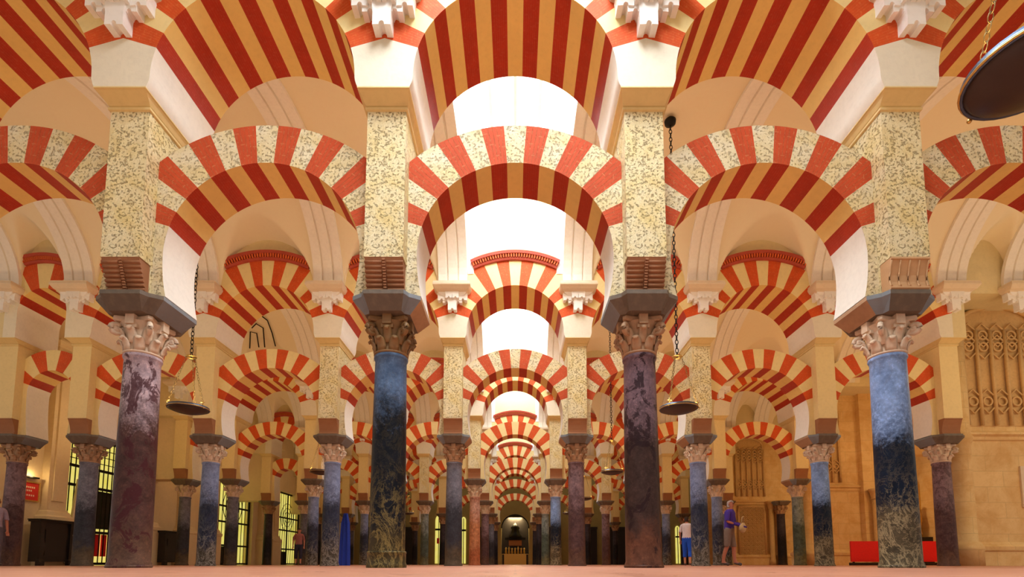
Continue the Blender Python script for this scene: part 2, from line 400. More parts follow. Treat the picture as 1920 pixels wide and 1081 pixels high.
ORD=['central','first','second','third','fourth','fifth']
ROWN={1:'front row',2:'second row',3:'third row back',4:'fourth row back',5:'fifth row back',6:'sixth row back',7:'farthest row'}
def bayname(cx):
    if abs(cx)<.1: return 'over the central aisle'
    i=int(round(abs(cx)/S)); side='left' if cx<0 else 'right'
    return '%s bay %s of the aisle'%(ORD[i],side)
def make_arch(kind,cx,k,meshes,mould=None,narrow=False):
    y=rowy(k)
    nm='horseshoe_arch' if kind=='lower' else 'round_arch'
    what='lower red and cream horseshoe arch' if kind=='lower' else 'upper wide red and cream striped arch'
    where='narrow bay against the left wall' if narrow else bayname(cx)
    lab='%s, %s, %s'%(what,ROWN[k],where)
    grp=('lower arches of the ' if kind=='lower' else 'upper arches of the ')+ROWN[k]
    if k>=4 and not narrow:
        o=link(nm,low_single if kind=='lower' else upp_single,None,(cx,y,0)); tag(o,lab,'arch',grp)
        if mould: link('brick_moulding',mould,o)
        return o
    e=empty(nm,(cx,y,0)); tag(e,lab,'arch',grp)
    for n_,me,lb in meshes:
        c=link(n_,me,e)
        if lb: c['label']=lb
    if mould: link('brick_moulding',mould,e)
    return e

# ------------------------------------------------------------------ columns
def shaft_mesh(mat, r0=.222, r1=.198, zb=.0, zt=2.69):
    mb=MB(); prof=[(r0+.012,zb),(r0+.012,zb+.05),(r0,zb+.075)]
    for i in range(1,13):
        t=i/12; prof.append((r0+(r1-r0)*t+.004*math.sin(PI*t),zb+.075+(zt-.06-zb-.075)*t))
    prof+=[(r1+.012,zt-.045),(r1+.018,zt-.025),(r1+.008,zt)]
    mb.lathe(prof,40); return mb.mesh('shaft',[mat])
def base_mesh(mat):
    mb=MB(); mb.lathe([(.245,0),(.248,.02),(.245,.045),(.236,.06),(.236,.17),(.243,.185),(.238,.20),(.228,.205)],40); return mb.mesh('base',[mat])
def ring_mesh(mat):
    mb=MB(); mb.lathe([(.238,0),(.245,.012),(.240,.03),(.232,.036)],40); return mb.mesh('base',[mat])
def capital_meshes(mat, detail=True):
    z0=2.69; H=.46
    bell=MB(); n=32
    bell.lathe([(.205,z0),(.218,z0+.012),(.218,z0+.028),(.196,z0+.035),(.195,z0+.12),(.20,z0+.22),(.215,z0+.31),(.25,z0+.38),(.262,z0+.40),(.0,z0+.40)],n)
    # abacus with concave sides
    pts=[]
    for q in range(4):
        a0=PI/4+q*PI/2
        for j in range(7):
            t=j/6; a=a0+ (PI/2)*t
            c0=Vector((math.cos(a0),math.sin(a0)))*.355; c1=Vector((math.cos(a0+PI/2),math.sin(a0+PI/2)))*.355
            p=c0.lerp(c1,t*.86+.07); nrm=Vector((math.cos(a0+PI/4),math.sin(a0+PI/4))); p-=nrm*(.045*math.sin(PI*t))
            pts.append(p)
    bell.loft([[(p.x*s,p.y*s,z) for p in pts] for s,z in ((.93,z0+.395),(1.0,z0+.41),(1.0,z0+.45),(.96,z0+.46))])
    leaves=[]
    def leaf(ang,zb,h,r0,out,w):
        mb=MB(); ca,sa=math.cos(ang),math.sin(ang)
        path=[(r0,zb,w*.95),(r0+.006,zb+h*.35,w*1.0),(r0+.02,zb+h*.62,w*.95),(r0+out*.6,zb+h*.88,w*.85),(r0+out*.95,zb+h*.98,w*.65),(r0+out*1.1,zb+h*.86,w*.5),(r0+out*.98,zb+h*.74,w*.32)]
        th=.018; rings=[]
        for i,(r,z,ww) in enumerate(path):
            a=path[max(0,i-1)]; b=path[min(len(path)-1,i+1)]; tx,tz=b[0]-a[0],b[1]-a[1]; l=math.hypot(tx,tz) or 1
            nx,nz=tz/l,-tx/l   # outward normal
            ring=[]
            for (u,dn) in ((-1,0),(-.55,.9),(0,1.5),(.55,.9),(1,0),(.55,-.7),(0,-.9),(-.55,-.7)):
                rr=r+nx*dn*th; zz=z+nz*dn*th; x=rr; y=u*ww*.5
                ring.append((x*ca-y*sa,x*sa+y*ca,zz))
            rings.append(ring)
        mb.loft(rings,0,True,True); return mb
    for i in range(8):
        leaves.append(leaf(2*PI*i/8+PI/8,z0+.03,.155,.195,.075,.135))
    for i in range(8):
        leaves.append(leaf(2*PI*i/8,z0+.12,.19,.198,.08,.13))
    vols=[]
    for q in range(4):
        a=PI/4+q*PI/2; ca,sa=math.cos(a),math.sin(a); mb=MB()
        pts=[]; rr=[]
        for j in range(15):
            t=j/14; th=-PI*.5+t*PI*2.3; rad=.07*(1-t*.72)
            pts.append((.292+rad*math.cos(th),z0+.305+rad*math.sin(th)))
        stem=[(.215,z0+.20),(.225,z0+.235),(.25,z0+.245)]
        allp=stem+pts
        mb.tube([(x*ca,x*sa,z) for x,z in allp],[.018+.014*min(1,i/4) for i in range(len(allp))],8)
        mb.sph((.292*ca,.292*sa,z0+.305),.036,8); vols.append(mb)
    boss=[]
    for q in range(4):
        a=q*PI/2; mb=MB(); ca,sa=math.cos(a),math.sin(a)
        def bx(x0,x1,w,za,zb):
            v=[]
            for z in (za,zb):
                for x,y in ((x0,-w),(x1,-w),(x1,w),(x0,w)): v.append((x*ca-y*sa,x*sa+y*ca,z))
            mb.raw(v,[(0,3,2,1),(4,5,6,7),(0,1,5,4),(1,2,6,5),(2,3,7,6),(3,0,4,7)])
        bx(.19,.275,.055,z0+.34,z0+.46); bx(.18,.25,.075,z0+.30,z0+.345); boss.append(mb)
    def vjoin(L_):
        m_=MB()
        for q in L_: 
            m_.raw(q.v,q.f,0,True)
        return m_
    lv=[b.mesh('leaf',[mat],True) for b in leaves] if detail else None
    vo=[b.mesh('volute',[mat],True) for b in vols] if detail else None
    bo=[b.mesh('boss',[mat],True) for b in boss] if detail else None
    bm_=bell.mesh('bell',[mat],True)
    for p in bm_.polygons: p.use_smooth=False
    if detail: return bm_,lv,vo,bo
    allm=MB(); allm.raw(bell.v,bell.f,0,False); 
    for q in leaves+vols: allm.raw(q.v,q.f,0,True)
    for q in boss: allm.raw(q.v,q.f,0,False)
    return allm.mesh('capital',[mat],False)
CAPD={n:capital_meshes(M[n]) for n in ('cap_bronze','cap_brown','cap_cream')}
CAPS={n:capital_meshes(M[n],False) for n in ('cap_bronze','cap_brown','cap_cream')}
def impost_mesh(mats, armL=True, armR=True):
    mb=MB(); z0,z1,z2=3.15,3.315,3.365
    def outl(s):
        # s: 0 bottom, 1 top ; cross shaped outline, CCW
        fx=.20+.045*s; fy=.35+.105*s; ax=.285+.14*s; ay=.24+.05*s; ay2=.28+.09*s; ch=.03+.05*s
        p=[(-fx,-fy),(fx,-fy),(fx+ch*.6,-ay-ch),(ax,-ay),(ax,ay2),(fx+ch*.6,ay2+ch*.6),(fx,fy+.04),(-fx,fy+.04),(-fx-ch*.6,ay2+ch*.6),(-ax,ay2),(-ax,-ay),(-fx-ch*.6,-ay-ch)]
        return p
    b,t=outl(0),outl(1)
    n=len(b)
    R0=[(x,y,z0) for x,y in b]; R1=[(x,y,z1) for x,y in t]; R2=[(x,y,z2) for x,y in t]
    for A,B in ((R0,R1),(R1,R2)):
        for j in range(n):
            k=(j+1)%n; mi=1 if j in (1,2,10,11) else (2 if j in (3,9) else 0)
            mb.face([A[j],A[k],B[k],B[j]],mi)
    mb.face(R0[::-1],0); mb.face(R2,0)
    return mb.mesh('impost_block',mats,True)
IMP={'a':impost_mesh([M['impost'],M['impost'],M['impost2']]),'b':impost_mesh([M['impost'],M['impost2'],M['cap_brown']])}
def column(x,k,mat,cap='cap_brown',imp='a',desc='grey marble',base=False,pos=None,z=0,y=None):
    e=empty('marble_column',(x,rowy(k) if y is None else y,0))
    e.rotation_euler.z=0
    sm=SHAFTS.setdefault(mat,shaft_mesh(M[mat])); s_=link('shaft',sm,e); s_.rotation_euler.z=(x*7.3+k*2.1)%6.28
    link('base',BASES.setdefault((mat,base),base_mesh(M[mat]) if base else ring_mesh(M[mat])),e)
    if k<=2:
        bm_,lv,vo,bo=CAPD[cap]
        c=link('capital',bm_,e)
        for q in lv: link('leaf',q,c)
        for q in vo: link('volute',q,c)
        for q in bo: link('boss',q,c)
    else: link('capital',CAPS[cap],e)
    link('impost_block',IMP[imp],e)
    i=int(round((abs(x)+1.6)/S)); side='left' if x<0 else 'right'
    if pos is None: pos='%s %s of the aisle'%(ORD[i],side)
    tag(e,'column with %s shaft, %s, %s'%(desc,pos,ROWN[k]),'column','columns of the '+ROWN[k])
    return e
SHAFTS={}; BASES={}

# ------------------------------------------------------------------ piers
def pier_meshes(kind):
    face=M['pier'] if kind!='plain' else M['pierplain']
    b=MB()
    ch=.0
    # body with a slightly irregular rough outline
    b.box(-.24,.24,-.49,.49,3.76,5.665,0); b.box(-.24,.24,-.30,.49,3.366,3.76,0)
    body=b.mesh('pier_body',[face],True)
    c=MB()
    prof=[(5.66,.24,.49,.49),(5.668,.262,.515,.515),(5.695,.265,.52,.52),(5.698,.248,.50,.50),(5.712,.248,.50,.50),(5.718,.258,.515,.51),(5.735,.268,.54,.515),(5.765,.285,.60,.525),(5.79,.305,.655,.54),(5.796,.318,.685,.545),(5.812,.318,.685,.545)]
    c.loft([[(-hx,-f,z),(hx,-f,z),(hx,bk,z),(-hx,bk,z)] for z,hx,f,bk in prof],0)
    corn=c.mesh('cornice',[M['cornice']],True)
    r=MB()
    mat=M['terra']
    if kind=='flute':
        mat=M['terra2']
        pr=[(3.758,.49),(3.735,.495),(3.725,.475),(3.65,.45),(3.56,.425),(3.48,.42),(3.425,.43),(3.41,.455),(3.385,.46),(3.37,.44)]
        r.loft([[(-.235,-f,z),(.235,-f,z),(.235,-.30,z),(-.235,-.30,z)] for z,f in pr],0)
        for xx in (-.225,-.115,0,.115,.225):
            r.tube([(xx,-f-.004,z) for z,f in pr[2:8]],.012,6)
    elif kind=='roll':
        pr=[(3.758,.488),(3.70,.465),(3.55,.40),(3.45,.36),(3.37,.345)]
        r.loft([[(-.23,-f,z),(.23,-f,z),(.23,-.30,z),(-.23,-.30,z)] for z,f in pr],0)
        n=7
        for i in range(n):
            t=(i+.5)/n; z=3.735-.345*t; f=.478-.125*t-.01
            for sx in (-1,1):
                r.tube([(sx*.235,-f,z),(sx*.03,-f,z)],.021,8)
        for i in range(12):
            t=(i+.5)/12; z=3.745-.36*t; f=.478-.125*t
            r.box(-.018,.018,-f-.022,-f+.03,z-.011,z+.011)
    else:
        pr=[(3.758,.487),(3.735,.487),(3.73,.475),(3.60,.42),(3.48,.39),(3.42,.385),(3.40,.40),(3.37,.40)]
        r.loft([[(-.235,-f,z),(.235,-f,z),(.235,-.30,z),(-.235,-.30,z)] for z,f in pr],0)
    roll=r.mesh('roll_corbel',[mat],True)
    return body,corn,roll
PM={k:pier_meshes(k) for k in ('roll','flute','stone','plain')}
def pier(x,k,kind):
    e=empty('stone_pier',(x,rowy(k),3.366)); 
    for n_,me in zip(('pier_body','cornice','roll_corbel'),PM[kind]): link(n_,me,e,(0,0,-3.366))
    i=int(round((abs(x)+1.6)/S)); side='left' if x<0 else 'right'
    pos='%s %s of the aisle'%(ORD[i],side) if x>-12 else 'by the narrow left bay'
    w={'roll':'rough pier with brown roll corbel','flute':'rough pier with fluted tan corbel','stone':'golden pitted stone pier','plain':'smooth cream pier'}[kind]
    tag(e,'%s above its column, %s, %s'%(w,pos,ROWN[k]),'pier','piers of the '+ROWN[k])
    return e

# carved plaster bracket under each vault rib
def bracket_meshes():
    f=-.68
    l=MB()
    pr=[(6.90,.36,.20),(6.93,.385,.23),(6.95,.43,.30),(7.02,.47,.38),(7.06,.475,.385),(7.075,.46,.37),(7.12,.46,.37)]
    l.loft([[(-w,f-o,z),(w,f-o,z),(w,f,z),(-w,f,z)] for z,w,o in pr])
    ledge=l.mesh('ledge',[M['ledge']],True)
    b=MB()
    def foot(cx,w,zb,zt,o,o2):
        n=6; arc=[(cx+w*.30*math.cos(PI*i/n),zb+.005+w*.42*math.sin(PI*i/n)) for i in range(n+1)]
        poly=[(cx-w,zt),(cx-w*1.08,zt-.03),(cx-w*.95,(zt+zb)/2),(cx-w*.95,zb)]+arc[::-1]+[(cx+w*.95,zb),(cx+w*.95,(zt+zb)/2),(cx+w*1.08,zt-.03),(cx+w,zt)]
        b.prism(poly,f-o,f-o2)
    foot(0,.115,6.46,6.80,.16,0)
    foot(-.27,.105,6.72,6.93,.15,0); foot(.27,.105,6.72,6.93,.15,0)
    foot(-.15,.10,6.66,6.90,.13,0); foot(.15,.10,6.66,6.90,.13,0)
    foot(-.085,.085,6.75,6.92,.22,.10); foot(.085,.085,6.75,6.92,.22,.10)
    b.loft([[(-w,f-o,z),(w,f-o,z),(w,f,z),(-w,f,z)] for z,w,o in ((6.80,.13,.13),(6.86,.30,.18),(6.91,.36,.21))])
    return ledge,b.mesh('carved_bracket',[M['orn']],True)
LEDGE,BRK=bracket_meshes()
def bracket(x,k,pos=None):
    e=empty('plaster_bracket',(x,rowy(k)-.68,6.46)); 
    link('carved_bracket',BRK,e,(0,.68,-6.46)); link('ledge',LEDGE,e,(0,.68,-6.46))
    i=int(round((abs(x)+1.6)/S)); side='left' if x<0 else 'right'
    pos=pos or '%s %s of the aisle'%(ORD[i],side)
    tag(e,'white carved plaster bracket with ledge, %s, %s'%(pos,ROWN[k]),'bracket','carved brackets of the '+ROWN[k])

# ------------------------------------------------------------------ vaults between the rows
VS,VR=7.12,2.11; HS=(D-1.22)/2
def Bv(v):  # v: distance from the front wall face of the nave
    t=(HS-v)/HS; return VS+VR*math.sqrt(max(0,1-t*t))
def Lv(u,v,hw=1.2,full=1.0):
    if abs(u)>=hw: return 0
    vv=min(v,2*HS-v); hr=8.43+.62*min(1,vv/HS)*full
    return VS+(hr-VS)*math.sqrt(max(0,1-(u/hw)**2))
def vault_mesh(w=3.2,hw=1.2):
    mb=MB(); nu,nv=64,72; P=[]
    for i in range(nu+1):
        u=-w/2+w*i/nu
        for j in range(nv+1):
            q=.5-.5*math.cos(PI*j/nv); v=2*HS*q
            P.append((u,v,max(Bv(v),Lv(u,v,hw))))
    F=[]
    for i in range(nu):
        for j in range(nv):
            a=i*(nv+1)+j; F.append((a,a+1,a+nv+2,a+nv+1))
    mb.raw(P,F,0,True); return mb.mesh('ceiling',[M['vault']])
def rib_mesh():
    mb=MB(); n=40; rings=[]
    prof=[(-.37,.02),(-.37,-.07),(-.16,-.07),(-.145,-.03),(-.125,-.03),(-.11,-.07),(.11,-.07),(.125,-.03),(.145,-.03),(.16,-.07),(.37,-.07),(.37,.02)]
    for j in range(n+1):
        a=PI*j/n; v=HS-HS*math.cos(a); z=VS+VR*math.sin(a)
        nx,nz=-math.cos(a)/HS,math.sin(a)/VR; l=math.hypot(nx,nz); nx/=l; nz/=l
        rings.append([(u,v+nx*d,z+nz*d) for u,d in prof])
    mb.loft(rings,0,False,True); return mb.mesh('vault_rib',[M['rib']])
V3=vault_mesh(); VN=vault_mesh(1.9,.6); RIB=rib_mesh()
NAVES=range(0,6)     # nave k lies between row k and row k+1
TOPW=10.35
for k in NAVES:
    y0=rowy(k)+.54
    cen=[-6.4,-3.2,3.2,6.4]+([-9.6,9.6] if k>0 else [])
    for cx in cen:
        tag(link('ceiling',V3,None,(cx,y0,0)),kind='structure')
    if k>0:
        tag(link('ceiling',VN,None,(-12.15,y0,0)),kind='structure')
        for cx in (-14.05,12.15): tag(link('ceiling',VN,None,(cx,y0,0)),kind='structure')
        tag(link('ceiling',V3,None,(14.7,y0,0)),kind='structure')
    axs=[-8,-4.8,-1.6,1.6,4.8,8]+([-13.1,-11.2,11.2,12.9] if k>0 else [])
    for x in axs:
        if not inview(x-.4,x+.4,y0+2*HS,7.1,9.2) : continue
        i=int(round((abs(x)+1.6)/S)); side='left' if x<0 else 'right'
        pos='%s %s of the aisle'%(ORD[i],side)
        if x<-12: pos='nearest the left wall'
        if x==12.9: pos='on the right stone wall'
        tag(link('vault_rib',RIB,None,(x,y0,0)),'grooved plaster vault rib, %s, ending on the %s'%(pos,ROWN[k+1]),'vault rib','ribs of the vault behind the '+(ROWN[k] if k else 'viewer'))
    # central light well
    mb=MB()
    nv=40
    for sg in (-1,1):
        x=sg*1.23
        for j in range(nv):
            v0=2*HS*(.5-.5*math.cos(PI*j/nv)); v1=2*HS*(.5-.5*math.cos(PI*(j+1)/nv))
            mb.face([(x,y0+v0,Bv(v0)-.02),(x,y0+v1,Bv(v1)-.02),(x,y0+v1,TOPW),(x,y0+v0,TOPW)])
    struct('wall_lightwell',mb,M['shaft_wall'])
    sk=empty('skylight',(0,y0+HS,TOPW-.05))
    tag(sk,'bright glazed skylight over the central aisle, between %s and %s'%('viewer' if k==0 else ROWN[k],ROWN[k+1]),'skylight','skylights over the central aisle')
    p=MB(); p.box(-1.22,1.22,-HS,HS,-.012,.0); p.build('pane',M['sky_pane'],sk)
    f=MB()
    for x in (-.55,0,.55): f.box(x-.03,x+.03,-HS,HS,-.10,-.02)
    for yy in (-HS*.62,HS*.62): f.box(-1.22,1.22,yy-.03,yy+.03,-.10,-.02)
    f.build('glazing_bar',M['ledge'],sk)

# upper walls over each arcade
def wall_over(k):
    mb=MB(); y=rowy(k); y0,y1=y-.68,y+.54
    def bay(cx,hw,p,top,mi):
        n=24
        for i in range(n):
            xa,xb=-hw+2*hw*i/n,-hw+2*hw*(i+1)/n
            za=p['ce']+math.sqrt(max(0,p['re']**2-xa*xa)); zb=p['ce']+math.sqrt(max(0,p['re']**2-xb*xb))
            for yy in (y0,y1): mb.face([(cx+xa,yy,za),(cx+xb,yy,zb),(cx+xb,yy,top),(cx+xa,yy,top)],mi)
            mb.face([(cx+xa,y0,za),(cx+xa,y1,za),(cx+xb,y1,zb),(cx+xb,y0,zb)],mi)
    bays=[-6.4,-3.2,0,3.2,6.4]+([-9.6,9.6] if k>1 else [])
    for c in bays: bay(c,1.6,UPP,TOPW if c==0 else 9.35,0)
    if k>1:
        bay(-12.15,.95,UPPN,9.35,0)
        mb.box(-14.9,-13.1,y0,y1,5.81,9.35); mb.box(11.2,11.53,y0,y1,5.81,7.0); mb.box(11.2,16.5,y0,y1,6.98,9.35)
    struct('wall_upper',mb,M['upwall'],merge=False)
    # arched cream panel in the light well is the bare wall; white margins either side of it
    m2=MB(); ring=[]
    n=20; xi=1.07
    outer=[(-1.225,7.3),(-1.225,TOPW)]; 
    def band(sg):
        prev=None
        for i in range(n+1):
            t=i/n; z=7.5+2.6*t; xin=xi if z<8.7 else xi*math.sqrt(max(0,1-((z-8.7)/1.45)**2))
            cur=(sg*xin,sg*1.225,z)
            if prev:
                for yy in (y0-.015,):
                    m2.face([(prev[0],yy,prev[2]),(prev[1],yy,prev[2]),(cur[1],yy,cur[2]),(cur[0],yy,cur[2])])
                m2.face([(prev[0],y0-.015,prev[2]),(prev[0],y0,prev[2]),(cur[0],y0,cur[2]),(cur[0],y0-.015,cur[2])])
            prev=cur
    band(-1); band(1)
    struct('trim_%d'%k,m2,M['shaft_wall'],merge=False)

# ------------------------------------------------------------------ populate rows
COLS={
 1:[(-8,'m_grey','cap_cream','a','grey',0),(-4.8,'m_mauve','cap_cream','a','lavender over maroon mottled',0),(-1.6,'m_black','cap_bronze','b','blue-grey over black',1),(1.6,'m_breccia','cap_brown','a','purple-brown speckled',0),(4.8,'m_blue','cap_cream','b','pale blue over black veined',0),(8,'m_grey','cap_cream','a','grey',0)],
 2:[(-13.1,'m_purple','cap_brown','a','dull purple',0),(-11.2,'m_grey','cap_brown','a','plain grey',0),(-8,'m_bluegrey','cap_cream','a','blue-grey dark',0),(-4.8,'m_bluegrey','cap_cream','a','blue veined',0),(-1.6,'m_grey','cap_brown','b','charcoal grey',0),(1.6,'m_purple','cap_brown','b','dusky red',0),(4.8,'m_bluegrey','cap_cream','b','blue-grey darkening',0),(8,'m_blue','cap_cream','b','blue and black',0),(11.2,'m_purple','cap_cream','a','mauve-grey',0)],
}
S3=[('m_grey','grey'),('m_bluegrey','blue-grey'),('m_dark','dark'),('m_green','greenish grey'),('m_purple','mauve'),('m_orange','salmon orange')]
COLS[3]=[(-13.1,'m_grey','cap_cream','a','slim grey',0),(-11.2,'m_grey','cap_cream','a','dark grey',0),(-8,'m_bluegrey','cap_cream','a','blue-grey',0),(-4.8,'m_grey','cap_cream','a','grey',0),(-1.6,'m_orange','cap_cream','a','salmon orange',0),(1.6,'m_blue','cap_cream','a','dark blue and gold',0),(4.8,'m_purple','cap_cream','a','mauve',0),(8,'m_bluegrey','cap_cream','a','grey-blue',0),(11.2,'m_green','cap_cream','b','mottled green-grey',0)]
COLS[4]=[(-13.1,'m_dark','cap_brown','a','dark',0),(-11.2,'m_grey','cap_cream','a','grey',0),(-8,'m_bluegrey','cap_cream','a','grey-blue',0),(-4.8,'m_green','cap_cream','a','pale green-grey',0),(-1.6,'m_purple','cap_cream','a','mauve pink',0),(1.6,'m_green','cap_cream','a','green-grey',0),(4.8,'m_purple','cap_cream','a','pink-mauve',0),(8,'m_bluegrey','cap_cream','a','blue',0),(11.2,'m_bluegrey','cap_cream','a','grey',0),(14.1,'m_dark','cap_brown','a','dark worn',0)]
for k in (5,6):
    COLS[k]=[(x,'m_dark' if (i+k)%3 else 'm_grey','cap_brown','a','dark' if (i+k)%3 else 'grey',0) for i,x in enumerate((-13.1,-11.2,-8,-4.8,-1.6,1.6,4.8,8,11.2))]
POS_X={-13.1:'against the left wall',14.1:'by the right tracery wall'}
for k in range(1,7):
    y=rowy(k)
    for (x,mat,cap,imp,desc,base) in COLS[k]:
        column(x,k,mat,cap,imp,desc,bool(base),pos=POS_X.get(x))
        if x==14.1: continue
        kind='stone' if k in (2,) else 'plain'
        if k==1: kind={4.8:'flute'}.get(x,'roll')
        if k in (2,3,4) and abs(x)>5: kind='plain'
        if k in (3,4) and abs(x)<5: kind='stone'
        pier(x,k,kind)
        bracket(x,k,'nearest the left wall' if x<-12 else None)
    bays=[-6.4,-3.2,0,3.2,6.4]+([-9.6,9.6] if k>1 else [])
    for cx in bays:
        make_arch('lower',cx,k,low_rough if k==1 or (k==2 and abs(cx)<4) else low_plain)
        make_arch('upper',cx,k,upp_plain,mould_me)
    if k>1:
        make_arch('lower',-12.15,k,low_narrow,narrow=True); make_arch('upper',-12.15,k,upp_narrow,mould_n,narrow=True)
        mb=MB(); mb.box(-14.9,-13.34,y-.30,y+.30,3.366,7.2)
        struct('wall_stub',mb,M['wallcream'])
    wall_over(k)
for k in (2,): bracket(12.9,k,'on the right stone wall')

# ------------------------------------------------------------------ floor, side walls, back wall
mb=MB(); mb.box(-22,22,-6,49,-.12,0); struct('floor',mb,M['floor'])
# left wall at x=-14.6 with three gate openings
XL=-14.6
gates=[(16.35,19.3,4.45),(25.0,28.4,4.6),(31.4,34.9,4.6)]
mb=MB(); yy=13.0
for g0,g1,gh in gates+[(99,99,0)]:
    e_=min(g0,46.5); mb.box(XL-.5,XL,yy,e_,0,9.35)
    if g0<50: mb.box(XL-.5,XL,g0,g1,gh,9.35)
    yy=g1
struct('wall_left',mb,M['wallcream'])
# pilasters on the left wall
PILY=[15.98,20.0,22.4,24.3,29.4,30.7,35.9,38]
for i,py in enumerate(PILY):
    e=empty('wall_pilaster',(XL,py,0)); m_=MB(); w=.34 if i==0 else .42
    m_.box(0,.22,-w,w,1.75,6.9); m_.box(.22,.27,-w*.62,w*.62,2.0,6.8); m_.build('pilaster_shaft',M['wallcream'],e)
    m_=MB(); m_.loft([[(0,-w-o,z),(.22+o,-w-o,z),(.22+o,w+o,z),(0,w+o,z)] for z,o in ((0,.13),(1.35,.13),(1.40,.16),(1.50,.16),(1.55,.10),(1.66,.07),(1.70,.03),(1.75,.03))]); m_.build('plinth',M['wallcream'],e)
    m_=MB(); m_.loft([[(0,-w-o,z),(.22+o,-w-o,z),(.22+o,w+o,z),(0,w+o,z)] for z,o in ((6.9,0),(6.93,.04),(7.0,.06),(7.05,.14),(7.1,.14))]); m_.build('cap_moulding',M['wallcream'],e)
    where=['left of the first iron gate','just beyond the first iron gate','midway between the first and second gates','just before the second iron gate','just beyond the second iron gate','just before the third iron gate','just beyond the third iron gate','farthest along the wall'][i]
    tag(e,'cream plaster pilaster on the left wall, %s'%where,'pilaster','pilasters of the left wall')
for gi,(g0,g1,gh) in enumerate(gates):
    e=empty('iron_gate',(XL-.2,(g0+g1)/2,0)); w=(g1-g0)/2
    m_=MB(); m_.box(-.28,-.24,-w,w,0,gh); m_.build('lit_pane',M['yellow'],e)
    m_=MB()
    for yy in (-w+.05,0,w-.05): m_.box(-.03,.03,yy-.045,yy+.045,0,gh)
    for zz in ((.06,1.15,2.7,3.35,gh-.05) if gi==0 else (.06,1.0,2.2,3.0,gh-.05)): m_.box(-.03,.03,-w,w,zz-.045,zz+.045)
    m_.build('gate_frame',M['black_iron'],e)
    m_=MB(); n=15 if gi==0 else 11
    for i in range(n):
        yy=-w+2*w*(i+.5)/n; m_.box(-.012,.012,yy-.014,yy+.014,.05,gh-.05)
    if gi==0:
        for zz in (3.6,3.85,4.1): m_.box(-.012,.012,-w,w,zz-.012,zz+.012)
    else:
        for rr in (.35,.6,.9): m_.torus((0,0,3.05),rr,.018,24,6,ax='x')
    m_.build('bars',M['black_iron'],e)
    if gi==0:
        for i in range(10):
            yy=-w+2*w*(i+.5)/10; m_=MB(); m_.box(-.13,-.09,yy-.11,yy+.11,.32,1.10); m_.build('red_panel',M['red'],e)
        m_=MB(); m_.box(-.16,.0,-w+.3,w*.1,.0,.30); m_.build('dark_plinth',M['darkwood'],e)
        m_=MB(); m_.box(-.22,-.16,w*.12,w*.92,1.3,2.65); m_.build('dark_panel',M['darkwood'],e)
    else:
        m_=MB(); m_.box(-.2,-.08,-w,w*.1,0,.95 if gi==1 else .85); m_.build('dark_panel',M['darkwood'],e)
    tag(e,['black iron gate with red lower panels and yellow light, nearest on the left wall','tall iron gate glowing yellow, second along the left wall','arched-bar iron gate glowing yellow, farthest along the left wall'][gi],'gate','iron gates in the left wall')
# carved dark cabinets against the left wall
def cabinet(y,label,h=1.38,w=.60):
    e=empty('carved_cabinet',(XL+.46,y,0)); m_=MB()
    m_.box(-.16,.13,-w+.06,w-.06,.12,h-.08); m_.build('body',M['darkwood'],e)
    m_=MB(); m_.box(-.18,.18,-w,w,h-.08,h-.03); m_.box(-.18,.22,-w-.03,w+.03,h-.03,h); m_.build('top',M['darkwood'],e)
    for sy in (-1,1):
        m_=MB(); m_.loft([[(.13-.02,sy*(w-.1)-.07*q,z),(.13+.07*q,sy*(w-.1)-.07*q,z),(.13+.07*q,sy*(w-.1)+.07*q,z),(.11,sy*(w-.1)+.07*q,z)] for z,q in ((0,1.3),(.15,1.3),(.2,.7),(.55,1.25),(.95,.6),(1.15,1.0),(h-.08,1.1))]); m_.build('leg',M['darkwood'],e)
    m_=MB(); m_.box(.13,.15,-w*.6,w*.6,.3,h-.3); m_.build('door',M['darkwood'],e)
    tag(e,label,'cabinet')
cabinet(15.62,'black carved cabinet below the red sign, left of the first gate')
cabinet(21.0,'black cabinet beyond the first gate, right of the lavender front column')
# lit red sign
e=empty('wall_sign',(XL,15.12,2.22)); m_=MB()
m_.box(0,.05,-.38,.38,-.26,.26); m_.build('board',M['sign'],e)
m_=MB()
for y0_,y1_,z0_,z1_ in ((-.42,.42,.26,.30),(-.42,.42,-.30,-.26),(-.42,-.38,-.26,.26),(.38,.42,-.26,.26)): m_.box(0,.07,y0_,y1_,z0_,z1_)
m_.build('frame',M['gilt'],e)
m_=MB()
for j,(z,c) in enumerate(((.12,9),(.02,6),(-.12,8))):
    for i in range(c):
        yy=-.27+.54*(i+.5)/c if j!=1 else -.18+.36*(i+.5)/c
        m_.box(.05,.055,yy-.018,yy+.018,z-.025,z+.025)
m_.build('lettering',M['signtxt'],e)
m_=MB(); m_.box(0,.14,-.2,.3,.40,.44); m_.build('lamp_bar',M['black_iron'],e)
tag(e,'red framed notice lit from above on the left wall','sign')
# timber prop leaning beside the first gate
m_=MB(); m_.tube([(-14.22,16.28,.05),(-14.46,16.85,2.85)],.09,4,smooth=False); o=m_.build('wooden_board',M['ledge']); tag(o,'pale wooden board leaning in front of the first iron gate','board')

